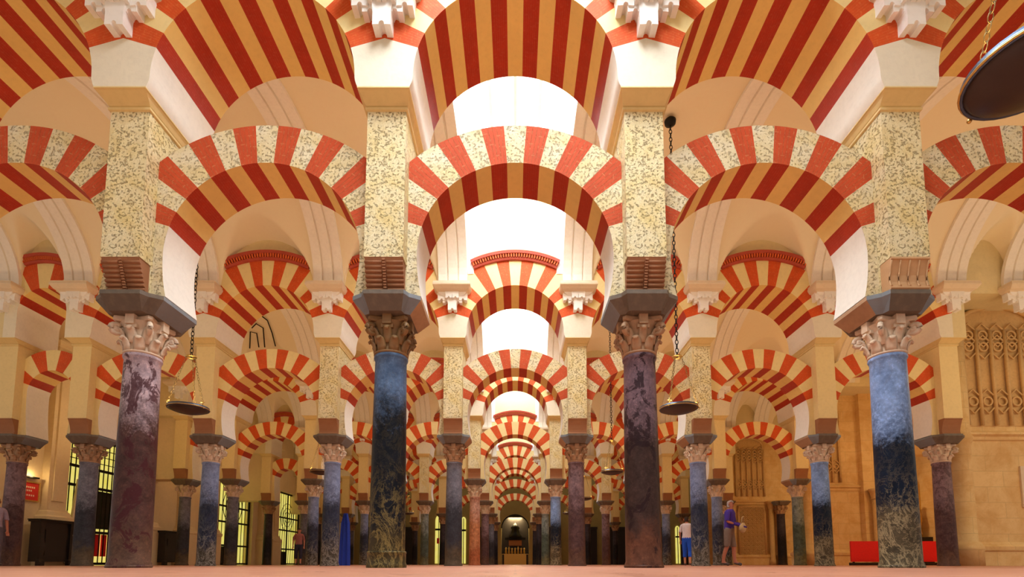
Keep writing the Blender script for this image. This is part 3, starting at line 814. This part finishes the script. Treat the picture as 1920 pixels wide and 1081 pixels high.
# right-hand stone walls
def stonewall(nm,x0,x1,y,th,ztop,ledge=3.55,side=True):
    mb=MB(); mb.box(x0,x1,y,y+th,0,ztop)
    mb.loft([[(x0-o,y-o,z),(x1,y-o,z),(x1,y+th,z),(x0-o,y+th,z)] for z,o in ((0,.12),(.38,.12),(.40,.16),(.50,.17),(.56,.06),(.62,.03),(.63,.0))],0)
    mb.loft([[(x0-o,y-o,z),(x1,y-o,z),(x1,y+th,z),(x0-o,y+th,z)] for z,o in ((ledge-.22,.0),(ledge-.18,.04),(ledge-.10,.05),(ledge-.05,.12),(ledge,.12),(ledge+.06,.02))],0)
    return struct(nm,mb,M['ashlar'],merge=False)
stonewall('wall_right',11.82,18.5,rowy(2)+.25,.42,9.35)
stonewall('wall_right_middle',11.7,14.0,rowy(3)+.45,.9,7.1,3.2)
mb=MB(); mb.box(14.0,14.6,rowy(3)+.2,rowy(3)+1.3,0,7.1); mb.box(14.6,17.5,rowy(3)+.9,rowy(3)+1.3,4.6,9.3); struct('wall_buttress',mb,M['ashlar'])
stonewall('wall_right_far',11.8,19,rowy(4)+.5,.9,7.1,3.45)
mb=MB(); mb.box(18.6,19.2,13,47,0,9.35); struct('wall_right_outer',mb,M['ashlar'])
mb=MB(); mb.box(11.9,18.6,rowy(5)+.1,rowy(5)+.6,0,7.0); struct('wall_right_rear',mb,M['ashlar'])
def colonnette(x,y,h,label):
    e=empty('engaged_colonnette',(x,y,0)); m_=MB(); m_.lathe([(.17,0),(.17,.25),(.13,.32),(.13,h)],16); m_.build('shaft',M['carved'],e)
    m_=MB(); m_.lathe([(.13,h),(.17,h+.02),(.15,h+.06),(.2,h+.3),(.24,h+.34),(.24,h+.42)],16); m_.build('capital',M['carved'],e)
    tag(e,label,'column')
colonnette(14.3,rowy(3)-.02,2.6,'slim pinkish colonnette engaged in stone wall behind the blue front column')
colonnette(13.75,rowy(4)+.3,3.0,'slim stone colonnette beside the far lattice panel')
# half round pier ends
for (x,y,l) in ((11.95,rowy(2)+.30,'rounded stone pier end against the right wall, behind the mauve-grey column'),(11.78,rowy(3)+.42,'round pale stone pier end beside the mottled green-grey column')):
    m_=MB(); m_.lathe([(.36,0),(.36,.38),(.39,.42),(.37,.5),(.30,.62),(.26,.64),(.26,3.2),(.29,3.26),(.33,3.42),(.28,3.5),(.28,6.9)],24); o=m_.build('rounded_pier',M['ashlar'],loc=(x,y,0)); tag(o,l,'pier')

def tracery(x0,x1,y,z0,z1,n,label,arched=True,lattice=False):
    """blind tracery panel facing the viewer"""
    cx=(x0+x1)/2; w=(x1-x0)/2; e=empty('tracery_panel',(cx,y,z0)); H=z1-z0
    m_=MB(); m_.box(-w,w,-.02,.05,0,H*.86 if arched else H)
    if arched: m_.prism([(w*math.cos(PI*i/12),H*.86-.001+H*.14*math.sin(PI*i/12)) for i in range(13)],-.02,.05)
    m_.build('back_panel',M['carved'],e)
    m_=MB()
    path=[(-w,0),(-w,H*.86)]+([(w*math.cos(PI*(1-i/12)),H*.86+H*.14*math.sin(PI*i/12)) for i in range(1,12)] if arched else [(-w,H),(w,H)])+[(w,H*.86),(w,0)]
    m_.tube([(a,-.08,b) for a,b in path],.06,8); m_.build('frame_moulding',M['carved'],e)
    for i in range(n+1):
        xx=-w+2*w*i/n
        if lattice: break
        m_=MB(); m_.tube([(xx,-.09,0),(xx,-.09,H*.80)],.045,8); m_.build('mullion',M['carved'],e)
    s=2*w/n
    rows_=(.20,.66,.76) if not lattice else [ (j+.5)*s/H for j in range(int(H/s))]
    for zr in rows_:
        for i in range(n):
            xx=-w+s*(i+.5); m_=MB()
            m_.torus((xx,-.08,H*zr),s*(.40 if lattice else .30),.028,16,5,ax='y')
            if lattice:
                m_.tube([(xx-s*.5,-.07,H*zr-s*.5),(xx+s*.5,-.07,H*zr+s*.5)],.022,5); m_.tube([(xx-s*.5,-.07,H*zr+s*.5),(xx+s*.5,-.07,H*zr-s*.5)],.022,5)
            else:
                m_.tube([(xx-s*.5,-.08,H*zr+s*.35),(xx,-.08,H*zr+s*.85),(xx+s*.5,-.08,H*zr+s*.35)],.026,6)
                m_.tube([(xx-s*.5,-.08,H*zr-s*.35),(xx,-.08,H*zr-s*.85),(xx+s*.5,-.08,H*zr-s*.35)],.026,6)
            m_.build('tracery_ring',M['carved'],e)
    tag(e,label,'tracery')
ya=rowy(2)+.25
tracery(12.15,14.1,ya,3.75,7.05,5,'tall arched blind tracery panel on the right stone wall above its ledge')
tracery(12.0,13.2,rowy(3)+.45,3.35,6.6,4,'narrow blind tracery panel on the middle stone wall, left of the blue front column')
tracery(12.0,13.5,rowy(4)+.5,3.7,6.9,5,'blind tracery panel high on the far stone wall, seen through the third row')
tracery(12.05,13.45,rowy(4)+.5,.55,3.15,6,'carved lattice stone panel low on the far wall, right of the visitor in purple',arched=False,lattice=True)
# slate plaque on the right wall
m_=MB(); m_.box(-.3,.3,-.05,0,-.55,.55); o=m_.build('wall_plaque',M['ledge'],loc=(13.78,ya,2.1)); tag(o,'plain framed rectangular plaque on the right stone wall at the frame edge','plaque')
# red screens
def screen(x0,x1,y,label):
    e=empty('red_screen',((x0+x1)/2,y,0)); w=(x1-x0)/2; m_=MB(); m_.box(-w,w,-.03,.03,.13,.86); m_.build('panel',M['red'],e)
    m_=MB(); m_.box(-w,w,-.12,.12,0,.10); m_.build('foot_rail',M['darkwood'],e); 
    for sx in (-1,1):
        m_=MB(); m_.box(sx*w*.9-.03,sx*w*.9+.03,-.02,.02,.09,.14); m_.build('post',M['darkwood'],e)
    tag(e,label,'screen','red fabric screens')
screen(11.95,13.75,18.3,'low red screen left of the blue front column'); screen(13.85,15.3,18.3,'low red screen between the blue front column and the mauve-grey column')
# gilded altar glimpse between the walls
def gilt_altar(x,y,s,label):
    e=empty('gilded_altar',(x,y,0)); m_=MB(); m_.box(-.8*s,.8*s,-.3,.3,0,1.0*s); m_.build('altar_table',M['darkwood'],e)
    for i in (-1,0,1):
        m_=MB(); m_.lathe([(.05*s,1.0*s),(.16*s,1.1*s),(.10*s,1.3*s),(.17*s,1.6*s),(.12*s,1.9*s),(.09*s,2.1*s),(.11*s,2.2*s),(.0,2.32*s)],12,c=(i*.45*s,0,0)); m_.build('gilt_figure',M['gilt'],e)
    m_=MB(); m_.box(-.9*s,.9*s,.25,.35,1.0*s,2.7*s); m_.prism([(.9*s*math.cos(PI*i/12),2.69*s+.6*s*math.sin(PI*i/12)) for i in range(13)],.25,.35); m_.build('reredos',M['gilt'],e)
    tag(e,label,'altar')
gilt_altar(17.6,rowy(4)-4.0,1.25,'gilded altar glimpsed between the blue front column and the mauve-grey column')

# back wall with the altar arch
YB=46.6
mb=MB(); mb.box(-15,-1.25,YB,YB+.5,0,10.4); mb.box(1.25,19,YB,YB+.5,0,10.4)
n=16
for i in range(n):
    a0,a1=PI*i/n,PI*(i+1)/n
    for yy in (YB,): mb.face([(1.25*math.cos(a0),yy,3.3+1.25*math.sin(a0)),(1.25*math.cos(a0),yy,10.4),(1.25*math.cos(a1),yy,10.4),(1.25*math.cos(a1),yy,3.3+1.25*math.sin(a1))])
    mb.face([(1.25*math.cos(a0),YB,3.3+1.25*math.sin(a0)),(1.25*math.cos(a1),YB,3.3+1.25*math.sin(a1)),(1.25*math.cos(a1),YB+.5,3.3+1.25*math.sin(a1)),(1.25*math.cos(a0),YB+.5,3.3+1.25*math.sin(a0))])
struct('wall_back',mb,M['olive'],merge=False)
mb=MB(); mb.box(-2.2,2.2,48.3,48.6,0,6); mb.box(-2.2,-2,47.1,48.3,0,6); mb.box(2,2.2,47.1,48.3,0,6); struct('wall_niche',mb,M['olive'])
e=empty('altarpiece',(0,YB+.9,0))
m_=MB(); m_.box(-1.6,1.6,.3,.4,0,5); m_.build('dark_backing',M['darkwood'],e)
m_=MB(); m_.box(-1.0,1.0,-.2,.3,0,1.0); m_.build('altar_table',M['gilt'],e)
m_=MB()
for i in range(7): m_.lathe([(.04,1.0),(.12,1.1),(.07,1.35),(.1,1.5),(0,1.62+.1*math.sin(i*2))],8,c=(-.85+i*.28,0,0))
m_.build('gilt_ornament',M['gilt'],e)
m_=MB(); m_.lathe([(.5,2.5),(.6,2.6),(.4,2.85),(.3,3.2),(.42,3.4),(.2,3.7),(0,3.9)],14); m_.box(-.95,.95,-.05,.1,2.3,2.5); m_.build('carved_crest',M['black_iron'],e)
m_=MB(); m_.box(-.6,.6,.1,.2,1.75,2.25); m_.build('painting',M['terra'],e)
m_=MB()
for i in range(13):
    m_.box(-1.2+2.4*i/12-.012,-1.2+2.4*i/12+.012,-.6,-.57,0,.95)
m_.box(-1.2,1.2,-.61,-.56,.93,.98); m_.build('railing',M['brass'],e)
m_=MB(); m_.tube([(1.25*math.cos(PI*i/16),-.86,3.3+1.25*math.sin(PI*i/16)) for i in range(17)],.06,8); m_.build('dark_arch_grille',M['black_iron'],e)
tag(e,'gilded altar with dark crest inside the arch at the far end of the aisle','altar')
def lit_door(x,w,h,label,red=False):
    e=empty('lit_doorway',(x,YB-.05,0)); m_=MB()
    m_.box(-w,w,-.02,.03,.1,h-w); m_.prism([(w*math.cos(PI*i/10),h-w+w*1.6*math.sin(PI*i/10)) for i in range(11)],-.02,.03); m_.build('lit_pane',M['yellow'],e)
    m_=MB(); m_.box(-.03,.03,-.05,-.02,.1,h); m_.box(-w,w,-.05,-.02,h*.72,h*.76); m_.build('frame',M['black_iron'],e)
    if red: m_=MB(); m_.box(-w*.5,w*.2,-.06,-.03,1.9,2.4); m_.build('red_panel',M['red'],e)
    tag(e,label,'doorway')
lit_door(-6.95,.32,4.3,'narrow arched doorway lit yellow in the back wall, left of the aisle',True)
lit_door(-4.7,.22,4.2,'slim yellow-lit opening in the back wall beside the charcoal column')
lit_door(14.75,.2,3.4,'slim yellow-lit opening in the back wall, far right')
for i,(x,w) in enumerate(((-12.6,1.2),(-10,.9),(-2.6,.6),(3.2,.9),(6.4,1.0),(9.6,1.1),(12.4,1.0))):
    e=empty('dark_screen',(x,YB-.25,0)); m_=MB(); m_.box(-w,w,0,.1,.0,3.2); m_.build('panel',M['darkwood'],e)
    m_=MB(); m_.box(-w-.05,w+.05,-.05,.15,3.2,3.4); m_.build('top_rail',M['darkwood'],e)
    side='left' if x<0 else 'right'
    order=['farthest','second farthest','nearest to the aisle','nearest to the aisle','second from the aisle','third from the aisle','farthest'][i]
    tag(e,'dark wooden screen against the back wall, %s on the %s side'%(order,side),'screen','dark screens by the back wall')
# blue hanging cloth seen beside the second-row column
m_=MB()
pts=[(-.16,0),(-.10,.03),(-.04,-.02),(.03,.03),(.09,-.02),(.16,.02)]
m_.loft([[(x*s,y,z) for x,y in pts]+[(x*s,y+.03,z) for x,y in pts[::-1]] for z,s in ((0,1.15),(.8,1.05),(1.4,.85),(1.72,.35))]); o=m_.build('blue_cloth',M['navy'],loc=(-5.62,16.9,0)); tag(o,'draped bright blue cloth standing behind the blue veined column','cloth')
# black conduit loops fixed to the second vault, above the left second-row arch
def on_vault(px,py,k):
    y0=rowy(k)+.54; kk=(CY-py)/FX; best=None
    for i in range(400):
        d=y0+.05+(2*HS-.1)*i/399; h=CH+d*(kk*math.cos(TH)+math.sin(TH))/(math.cos(TH)-kk*math.sin(TH))
        if best is None or abs(h-Bv(d-y0))<best[0]: best=(abs(h-Bv(d-y0)),d,h)
    _,d,h=best; z=d*math.cos(TH)+(h-CH)*math.sin(TH); return ((px-CX)/FX*z,d-.02,h-.06)
e=empty('conduit',on_vault(490,630,2)); o0=Vector(e.location)
for path in ([(517,646),(511,622),(502,598),(492,590)],[(497,648),(494,612),(481,604),(473,612)],[(486,648),(482,622),(470,619),(469,650)]):
    m_=MB(); m_.tube([Vector(on_vault(a,b,2))-o0 for a,b in path],.022,6); m_.build('tube',M['black_iron'],e)
tag(e,'black conduit loops on the vault above the second-row arch, left of the aisle','conduit')

# ------------------------------------------------------------------ hanging lamps
def lamp(x,y,zt,label,first=False):
    z=3.07; e=empty('hanging_lamp',(x,y,z)); 
    m_=MB(); m_.lathe([(0,-.10),(.05,-.095),(.14,-.085),(.24,-.06),(.32,-.03),(.345,-.01),(.345,.0),(.0,.0)],36); m_.build('dish',M['lampdark'],e)
    m_=MB(); m_.lathe([(.345,-.012),(.362,-.012),(.362,.04),(.345,.04),(.345,-.012)],36,cap=False); m_.build('rim',M['lampblue'],e)
    m_=MB(); m_.torus((0,0,.002),.364,.009,36,6); m_.build('brass_band',M['brass'],e)
    zr=1.05
    m_=MB(); m_.torus((0,0,zr),.085,.014,20,6); m_.box(-.085,.085,-.008,.008,zr-.008,zr+.008); m_.build('hanging_ring',M['brass'],e)
    def chain(p0,p1,k,ln,th):
        mb=MB(); p0=Vector(p0); p1=Vector(p1); d=(p1-p0); Ln=d.length; d.normalize(); n=max(2,int(Ln/(ln*.78)))
        u=d.cross(Vector((0,1,0.01))).normalized(); w=d.cross(u)
        for i in range(n):
            c=p0+d*(Ln*(i+.5)/n); s_=u if i%2 else w; m2=8; rings=[]
            for j in range(m2+1):
                a=2*PI*j/m2; q=c+d*(ln*.5*math.cos(a))+s_*(ln*.26*math.sin(a))
                t=(-d*(ln*.5*math.sin(a))+s_*(ln*.26*math.cos(a))).normalized(); nn=u if not i%2 else w
                b=t.cross(nn).normalized()
                rings.append([q+nn*th*math.cos(f)+b*th*math.sin(f) for f in (0,PI/2,PI,1.5*PI)])
            mb.loft(rings,0,True,False)
        return mb
    for q in range(3):
        a=R_(90)+q*2*PI/3+.25
        p=(math.cos(a)*.35,math.sin(a)*.35,.05); chain(p,(math.cos(a)*.08,math.sin(a)*.08,zr),0,.07,.0042).build('chain',M['chain'],e,merge=False)
        m_=MB(); m_.tube([(p[0],p[1],.0),(p[0]*1.02,p[1]*1.02,.14)],.008,6); m_.tube([(p[0]-.04,p[1],.10),(p[0]+.04,p[1],.10)],.008,6); m_.sph((p[0]*1.08,p[1]*1.08,-.01),.016,8); m_.build('cross_finial',M['brass'],e)
    chain((0,0,zr),(0,0,zt-z-.05),0,.11,.0085).build('suspension_chain',M['black_iron'],e,merge=False)
    m_=MB(); m_.lathe([(.02,-.14),(.11,-.09),(.12,-.03),(.07,.02)],18,c=(0,0,zt-z)); m_.build('ceiling_rose',M['black_iron'],e)
    tag(e,label,'lamp','hanging dish lamps'); return e
crown=9.23
for x,k,l in ((3.2,0,'large tilted-looking dish lamp close overhead at the upper right corner'),(-6.4,1,'hanging dish lamp right of the lavender front column'),(3.2,1,'hanging dish lamp on long chain right of the purple-brown front column'),(-6.4,2,'smaller hanging dish lamp left of the black front column, behind second row'),(3.2,2,'smaller hanging dish lamp left of the purple-brown front column'),(3.2,3,'tiny hanging dish lamp behind the third row, right of the aisle'),(-6.4,3,'tiny hanging dish lamp behind the third row, left of the aisle'),(-6.4,4,'tiny hanging dish lamp behind the fourth row, left of the aisle'),(3.2,4,'tiny hanging dish lamp behind the fourth row, right of the aisle')):
    lamp(x,rowy(k)+D/2-.07+(.02 if k else 0),crown-.05,l)

# ------------------------------------------------------------------ people
def skin_body(name, J, E, parent):
    """J: list of (co, radius); E: edges. evaluated Skin + Subdivision mesh"""
    me=bpy.data.meshes.new(name+'_skel'); me.from_pydata([j[0] for j in J],E,[]); o=bpy.data.objects.new(name+'_tmp',me); COL.objects.link(o)
    sk=o.modifiers.new('s','SKIN'); sk.use_smooth_shade=True
    sv=me.skin_vertices[0].data
    for i,j in enumerate(J):
        r=j[1]; sv[i].radius=(r,r) if not isinstance(r,tuple) else r; sv[i].use_root=(i==0)
    ss=o.modifiers.new('b','SUBSURF'); ss.levels=2; ss.render_levels=2
    dg=bpy.context.evaluated_depsgraph_get(); ev=o.evaluated_get(dg)
    m2=bpy.data.meshes.new_from_object(ev); bpy.data.objects.remove(o); m2.name=name
    return m2
def shell(me, test, off, name, mat, parent, loc=(0,0,0)):
    """clothing or hair: body faces chosen by test, lifted off the skin and given thickness"""
    vs=[v.co+v.normal*off for v in me.vertices]; vin=[v.co+v.normal*off*.2 for v in me.vertices]
    sel=[p for p in me.polygons if test(p.center,p.normal)]
    ids={}; V=[]; F=[]
    def gi(i,inner):
        k=(i,inner)
        if k not in ids: ids[k]=len(V); V.append(tuple((vin if inner else vs)[i]))
        return ids[k]
    ec={}
    for p in sel:
        F.append(tuple(gi(i,0) for i in p.vertices)); vv=list(p.vertices)
        for a,b in zip(vv,vv[1:]+vv[:1]): ec.setdefault(tuple(sorted((a,b))),[]).append((a,b))
    for k,l in ec.items():
        if len(l)==1: a,b=l[0]; F.append((gi(b,0),gi(a,0),gi(a,1),gi(b,1)))
    m=bpy.data.meshes.new(name); m.from_pydata(V,[],F); m.materials.append(mat)
    for p in m.polygons: p.use_smooth=True
    return link(name,m,parent,loc)
def person(x,y,rz,H,label,skin,top,bottom,hair,stride=.0,arms=(0,0),short=False,bag=None,sleeve=.55,hem=.0,armR=None,armL=None,bend=0.0):
    s=H/1.72; e=empty('person',(x,y,0),rz)   # faces -y in local space
    J=[];E=[]
    def add(p,r,par=None):
        J.append(((p[0]*s,p[1]*s,p[2]*s),(r[0]*s,r[1]*s) if isinstance(r,tuple) else r*s)); 
        if par is not None: E.append((par,len(J)-1))
        return len(J)-1
    b=bend
    pel=add((0,0,.94),(.155,.115)); wa=add((0,-b*.2,1.08),(.135,.10),pel); ch=add((0,-b*.6,1.27),(.16,.115),wa); up=add((0,-b*.9,1.40),(.125,.085),ch)
    nk=add((0,-b,1.475),.052,up); hd=add((0,-b-.015,1.56),(.068,.080),nk); ht=add((0,-b-.012,1.645),(.072,.088),hd); 
    ct=add((0,-b-.0,1.70),(.045,.055),ht)
    for sg,st in ((-1,stride),(1,-stride)):
        hp=add((sg*.085,0,.86),.088,pel); kn=add((sg*.095,-.02+st*.45,.49),.056,hp); cf=add((sg*.098,.015+st*.7,.34),.052,kn); an=add((sg*.10,.03+st,.09),.034,cf); 
        he=add((sg*.10,.045+st,.045),.036,an); to=add((sg*.115,-.13+st,.03),.030,an)
    hands=[]
    for sg,custom in ((-1,armR),(1,armL)):
        sh_=add((sg*.165,-b*.85,1.39),.055,up)
        el,wr=custom if custom else ((sg*.235,.03-b*.5,1.13),(sg*.24,-.05-b*.3,.90))
        elb=add(el,.038,sh_); w_=add(wr,.026,elb)
        d=(Vector(wr)-Vector(el)).normalized(); pm=Vector(wr)+d*.055; p_=add(tuple(pm),(.034,.020),w_)
        side=Vector((1,0,0)) if abs(d.x)<.8 else Vector((0,1,0))
        for fi in range(4):
            base=pm+side*(fi-1.5)*.017+d*.03; kn_=base+d*.035; tip=kn_+d*(.028+.006*(fi in(1,2)))+Vector((0,-.012,-.008))
            a_=add(tuple(base),.0105,p_); b_=add(tuple(kn_),.0095,a_); add(tuple(tip),.008,b_)
        tb=add(tuple(pm+side*(-sg)*(-.03)*-1+Vector((0,-.015,0))),.011,p_); add(tuple(pm+side*(sg)*(-.045)+d*.03+Vector((0,-.02,0))),.009,tb)
    me=skin_body('body',J,E,e); me.materials.append(skin)
    for p in me.polygons: p.use_smooth=True
    body=link('body',me,e)
    body.scale=(1,1,1)
    zc=lambda c:c.z/s
    sleeve_x=.165+.10*sleeve
    def is_arm(c): return abs(c.x/s)>.19 and zc(c)<1.36
    elz=[ (armR or ((0,0,1.13),0))[0][2],(armL or ((0,0,1.13),0))[0][2]]
    def top_t(c,n_):
        z=zc(c); X_=c.x/s
        if z>1.46: return False
        if is_arm(c): return z>(1.13+.12*(1-sleeve*2 if sleeve<.5 else 0)) and z>1.16
        return z>.93
    shell(me,top_t,.016*s,'top',top,e)
    hemz=.42 if short else .09
    if hem: hemz=hem
    shell(me,lambda c,n_: hemz<zc(c)<=.97 and not (abs(c.x/s)>.19),.020*s,'trousers',bottom,e)
    shell(me,lambda c,n_: zc(c)>1.52 and ((c.y/s+b)>.0 or zc(c)>1.655),.014*s,'hair',hair,e)
    shell(me,lambda c,n_: zc(c)<.075,.010*s,'shoes',M['shoe'],e)
    fc=MB(); 
    fc.loft([[(-.010*s,(-.088-b)*s,1.615*s),(.010*s,(-.088-b)*s,1.615*s),(0,(-.080-b)*s,1.63*s)],[(-.014*s,(-.092-b)*s,1.578*s),(.014*s,(-.092-b)*s,1.578*s),(0,(-.112-b)*s,1.582*s)]]); fc.build('nose',skin,body)
    for sg in (-1,1):
        q=MB(); q.sph((sg*.028*s,(-.087-b)*s,1.615*s),.011*s,8); q.build('eye',M['eye'],body)
        q=MB(); q.sph((sg*.077*s,(.0-b)*s,1.60*s),.022*s,8,sz=1.4,sy=.6); q.build('ear',skin,body)
    q=MB(); q.box(-.022*s,.022*s,(-.094-b)*s,(-.08-b)*s,1.545*s,1.553*s); q.build('mouth',M['lip'],body)
    if bag:
        q=MB(); c=bag; n=18
        q.sph(c,.17,16,sz=.8,sy=.45); bg=q.build('bag',M['straw'],e)
        q=MB(); q.tube([(c[0]-.1,c[1],c[2]+.08),(c[0]-.08,c[1]-.02,c[2]+.25),(c[0]+.02,c[1]-.02,c[2]+.30),(c[0]+.1,c[1],c[2]+.08)],.012,6); q.build('handle',M['straw'],bg)
    tag(e,label,'person'); return e
M['skin']=plaster('skin',(.62,.27,.16),.1,rough=.55,bs=.02); M['skin2']=plaster('tanned_skin',(.50,.17,.09),.1,rough=.55,bs=.02)
M['shoe']=cloth('dark_shoe',(.10,.07,.06)); M['eye']=cloth('eye',(.03,.02,.02),.3); M['lip']=cloth('lip',(.45,.1,.08),.5)
M['straw']=plaster('tan_canvas_bag',(.62,.42,.20),.25); M['purple']=cloth('purple_shirt',(.06,.02,.26)); M['whitec']=cloth('white_blouse',(.80,.72,.74))
M['bluec']=cloth('blue_skirt_trousers',(.01,.09,.60)); M['khaki']=cloth('khaki_shorts',(.22,.14,.10)); M['hair1']=cloth('dark_hair',(.03,.018,.012)); M['hair2']=cloth('grey_hair',(.45,.36,.32))
M['pinkc']=cloth('dull_pink_top',(.38,.14,.12)); M['navyc']=cloth('dark_trousers',(.03,.03,.06)); M['lav']=cloth('lavender_top',(.36,.28,.36)); M['greyc']=cloth('grey_purple_trousers',(.12,.085,.10))
person(5.60,13.4,R_(48),1.72,'person in purple shirt and khaki shorts, carrying a tan bag',M['skin2'],M['purple'],M['khaki'],M['hair2'],stride=.12,short=True,hem=.50,bag=(.02,-.34,.98),armR=((-.25,-.05,1.14),(-.10,-.28,1.05)),armL=((.25,-.06,1.14),(.12,-.28,1.05)),bend=.05)
person(5.80,17.3,R_(150),1.66,'person in white blouse and bright blue long shorts, half behind a column',M['skin'],M['whitec'],M['bluec'],M['hair1'],stride=.08,short=True,hem=.30)
person(-9.75,23.1,R_(20),1.66,'small distant person in dull pink top before the farthest gate',M['skin'],M['pinkc'],M['navyc'],M['hair1'],stride=.1,short=True,hem=.30)
person(-12.85,12.6,R_(60),1.70,'person in lavender top at the left edge beside the purple column',M['skin2'],M['lav'],M['greyc'],M['hair1'],stride=.12)

# ------------------------------------------------------------------ light
def area(name,loc,rot,sx,sy,power,col,spread=None):
    l=bpy.data.lights.new(name,'AREA'); l.shape='RECTANGLE'; l.size=sx; l.size_y=sy; l.energy=power; l.color=col
    o=bpy.data.objects.new(name,l); COL.objects.link(o); o.location=loc; o.rotation_euler=rot; return o
def point(name,loc,power,col,r=.05):
    l=bpy.data.lights.new(name,'POINT'); l.energy=power; l.color=col; l.shadow_soft_size=r
    o=bpy.data.objects.new(name,l); COL.objects.link(o); o.location=loc; return o
WARM=(1.0,.70,.36); COOL=(.84,.92,1.0)
for k in NAVES:
    yc=rowy(k)+.54+HS
    area('skylight_daylight',(0,yc,TOPW-.17),(0,0,0),2.3,5.3,(900,520,420,300,200,150)[k],COOL)
    # unseen panels added mid-bay at dish-lamp height, aimed up to warm the vaults
    for cx in (-12.15,-9.6,-6.4,-3.2,3.2,6.4,9.6,12.4):
        if k==0 and abs(cx)>7: continue
        area('vault_fill',(cx,yc,3.12),(PI,0,0),.6,.6,(30,28,26,20,16,12)[k],WARM)
for k in range(0,6):
    yc=rowy(k)+D/2
    for cx in (-12.3,-6.4,0,6.4,11.0):
        if k==0: continue
        area('floor_fill',(cx,yc,.02),(PI,0,0),1.6,2.5,(3,3,3,2,2,2)[k],(1,.74,.40))  # unseen panels laid on the floor, added to lift the arches from below
o=area('floor_fill',(0,3.0,.01),(PI,0,0),7.5,2.6,3,(1,.82,.56))  # wide unseen floor panel, added as fill before the front row

for k in (1,2,3):
    yc=rowy(k)+.54+HS
    area('vault_fill',(15.4,yc,3.0),(PI,0,0),.6,.6,45,WARM); area('screen_fill',(15.0,yc-1.2,4.6),(R_(18),0,0),.5,.5,90,WARM)  # unseen panels added to brighten the right bays and the red screens
    point('left_wall_fill',(-12.4,yc-1.5,4.2),26,WARM,.04)  # added point without a fixture, lifts the left wall
    point('right_wall_fill',(12.2 if k!=1 else 12.3,rowy(k)+(.9 if k>1 else 3.0),4.9),60,WARM,.04)  # added point without a fixture, lifts the right stone walls
point('sign_lamp',(XL+.16,15.2,2.68),6,(1,.72,.35),.02)
area('altar_fill',(0,YB+.9,4.4),(0,0,0),1.2,.5,260,(1,.78,.4))  # unseen panel added to brighten the dark altar niche
w=bpy.data.worlds.new('World'); sc.world=w; w.use_nodes=True; bg=w.node_tree.nodes['Background']; bg.inputs[0].default_value=(1.0,.95,.86,1); bg.inputs[1].default_value=.5

# ------------------------------------------------------------------ camera
cam=bpy.data.cameras.new('Camera'); co=bpy.data.objects.new('Camera',cam); COL.objects.link(co); sc.camera=co
cam.sensor_width=36; cam.lens=FX/1920*36; cam.shift_x=-(CX-960)/1920; cam.shift_y=(CY-540.5)/1920; cam.clip_start=.02; cam.clip_end=200
co.location=(0,0,CH); co.rotation_euler=(PI/2+TH,0,0)
vs=sc.view_settings; vs.view_transform='Standard'; vs.look='None'; vs.gamma=1; vs.use_curve_mapping=False; vs.exposure=0.0
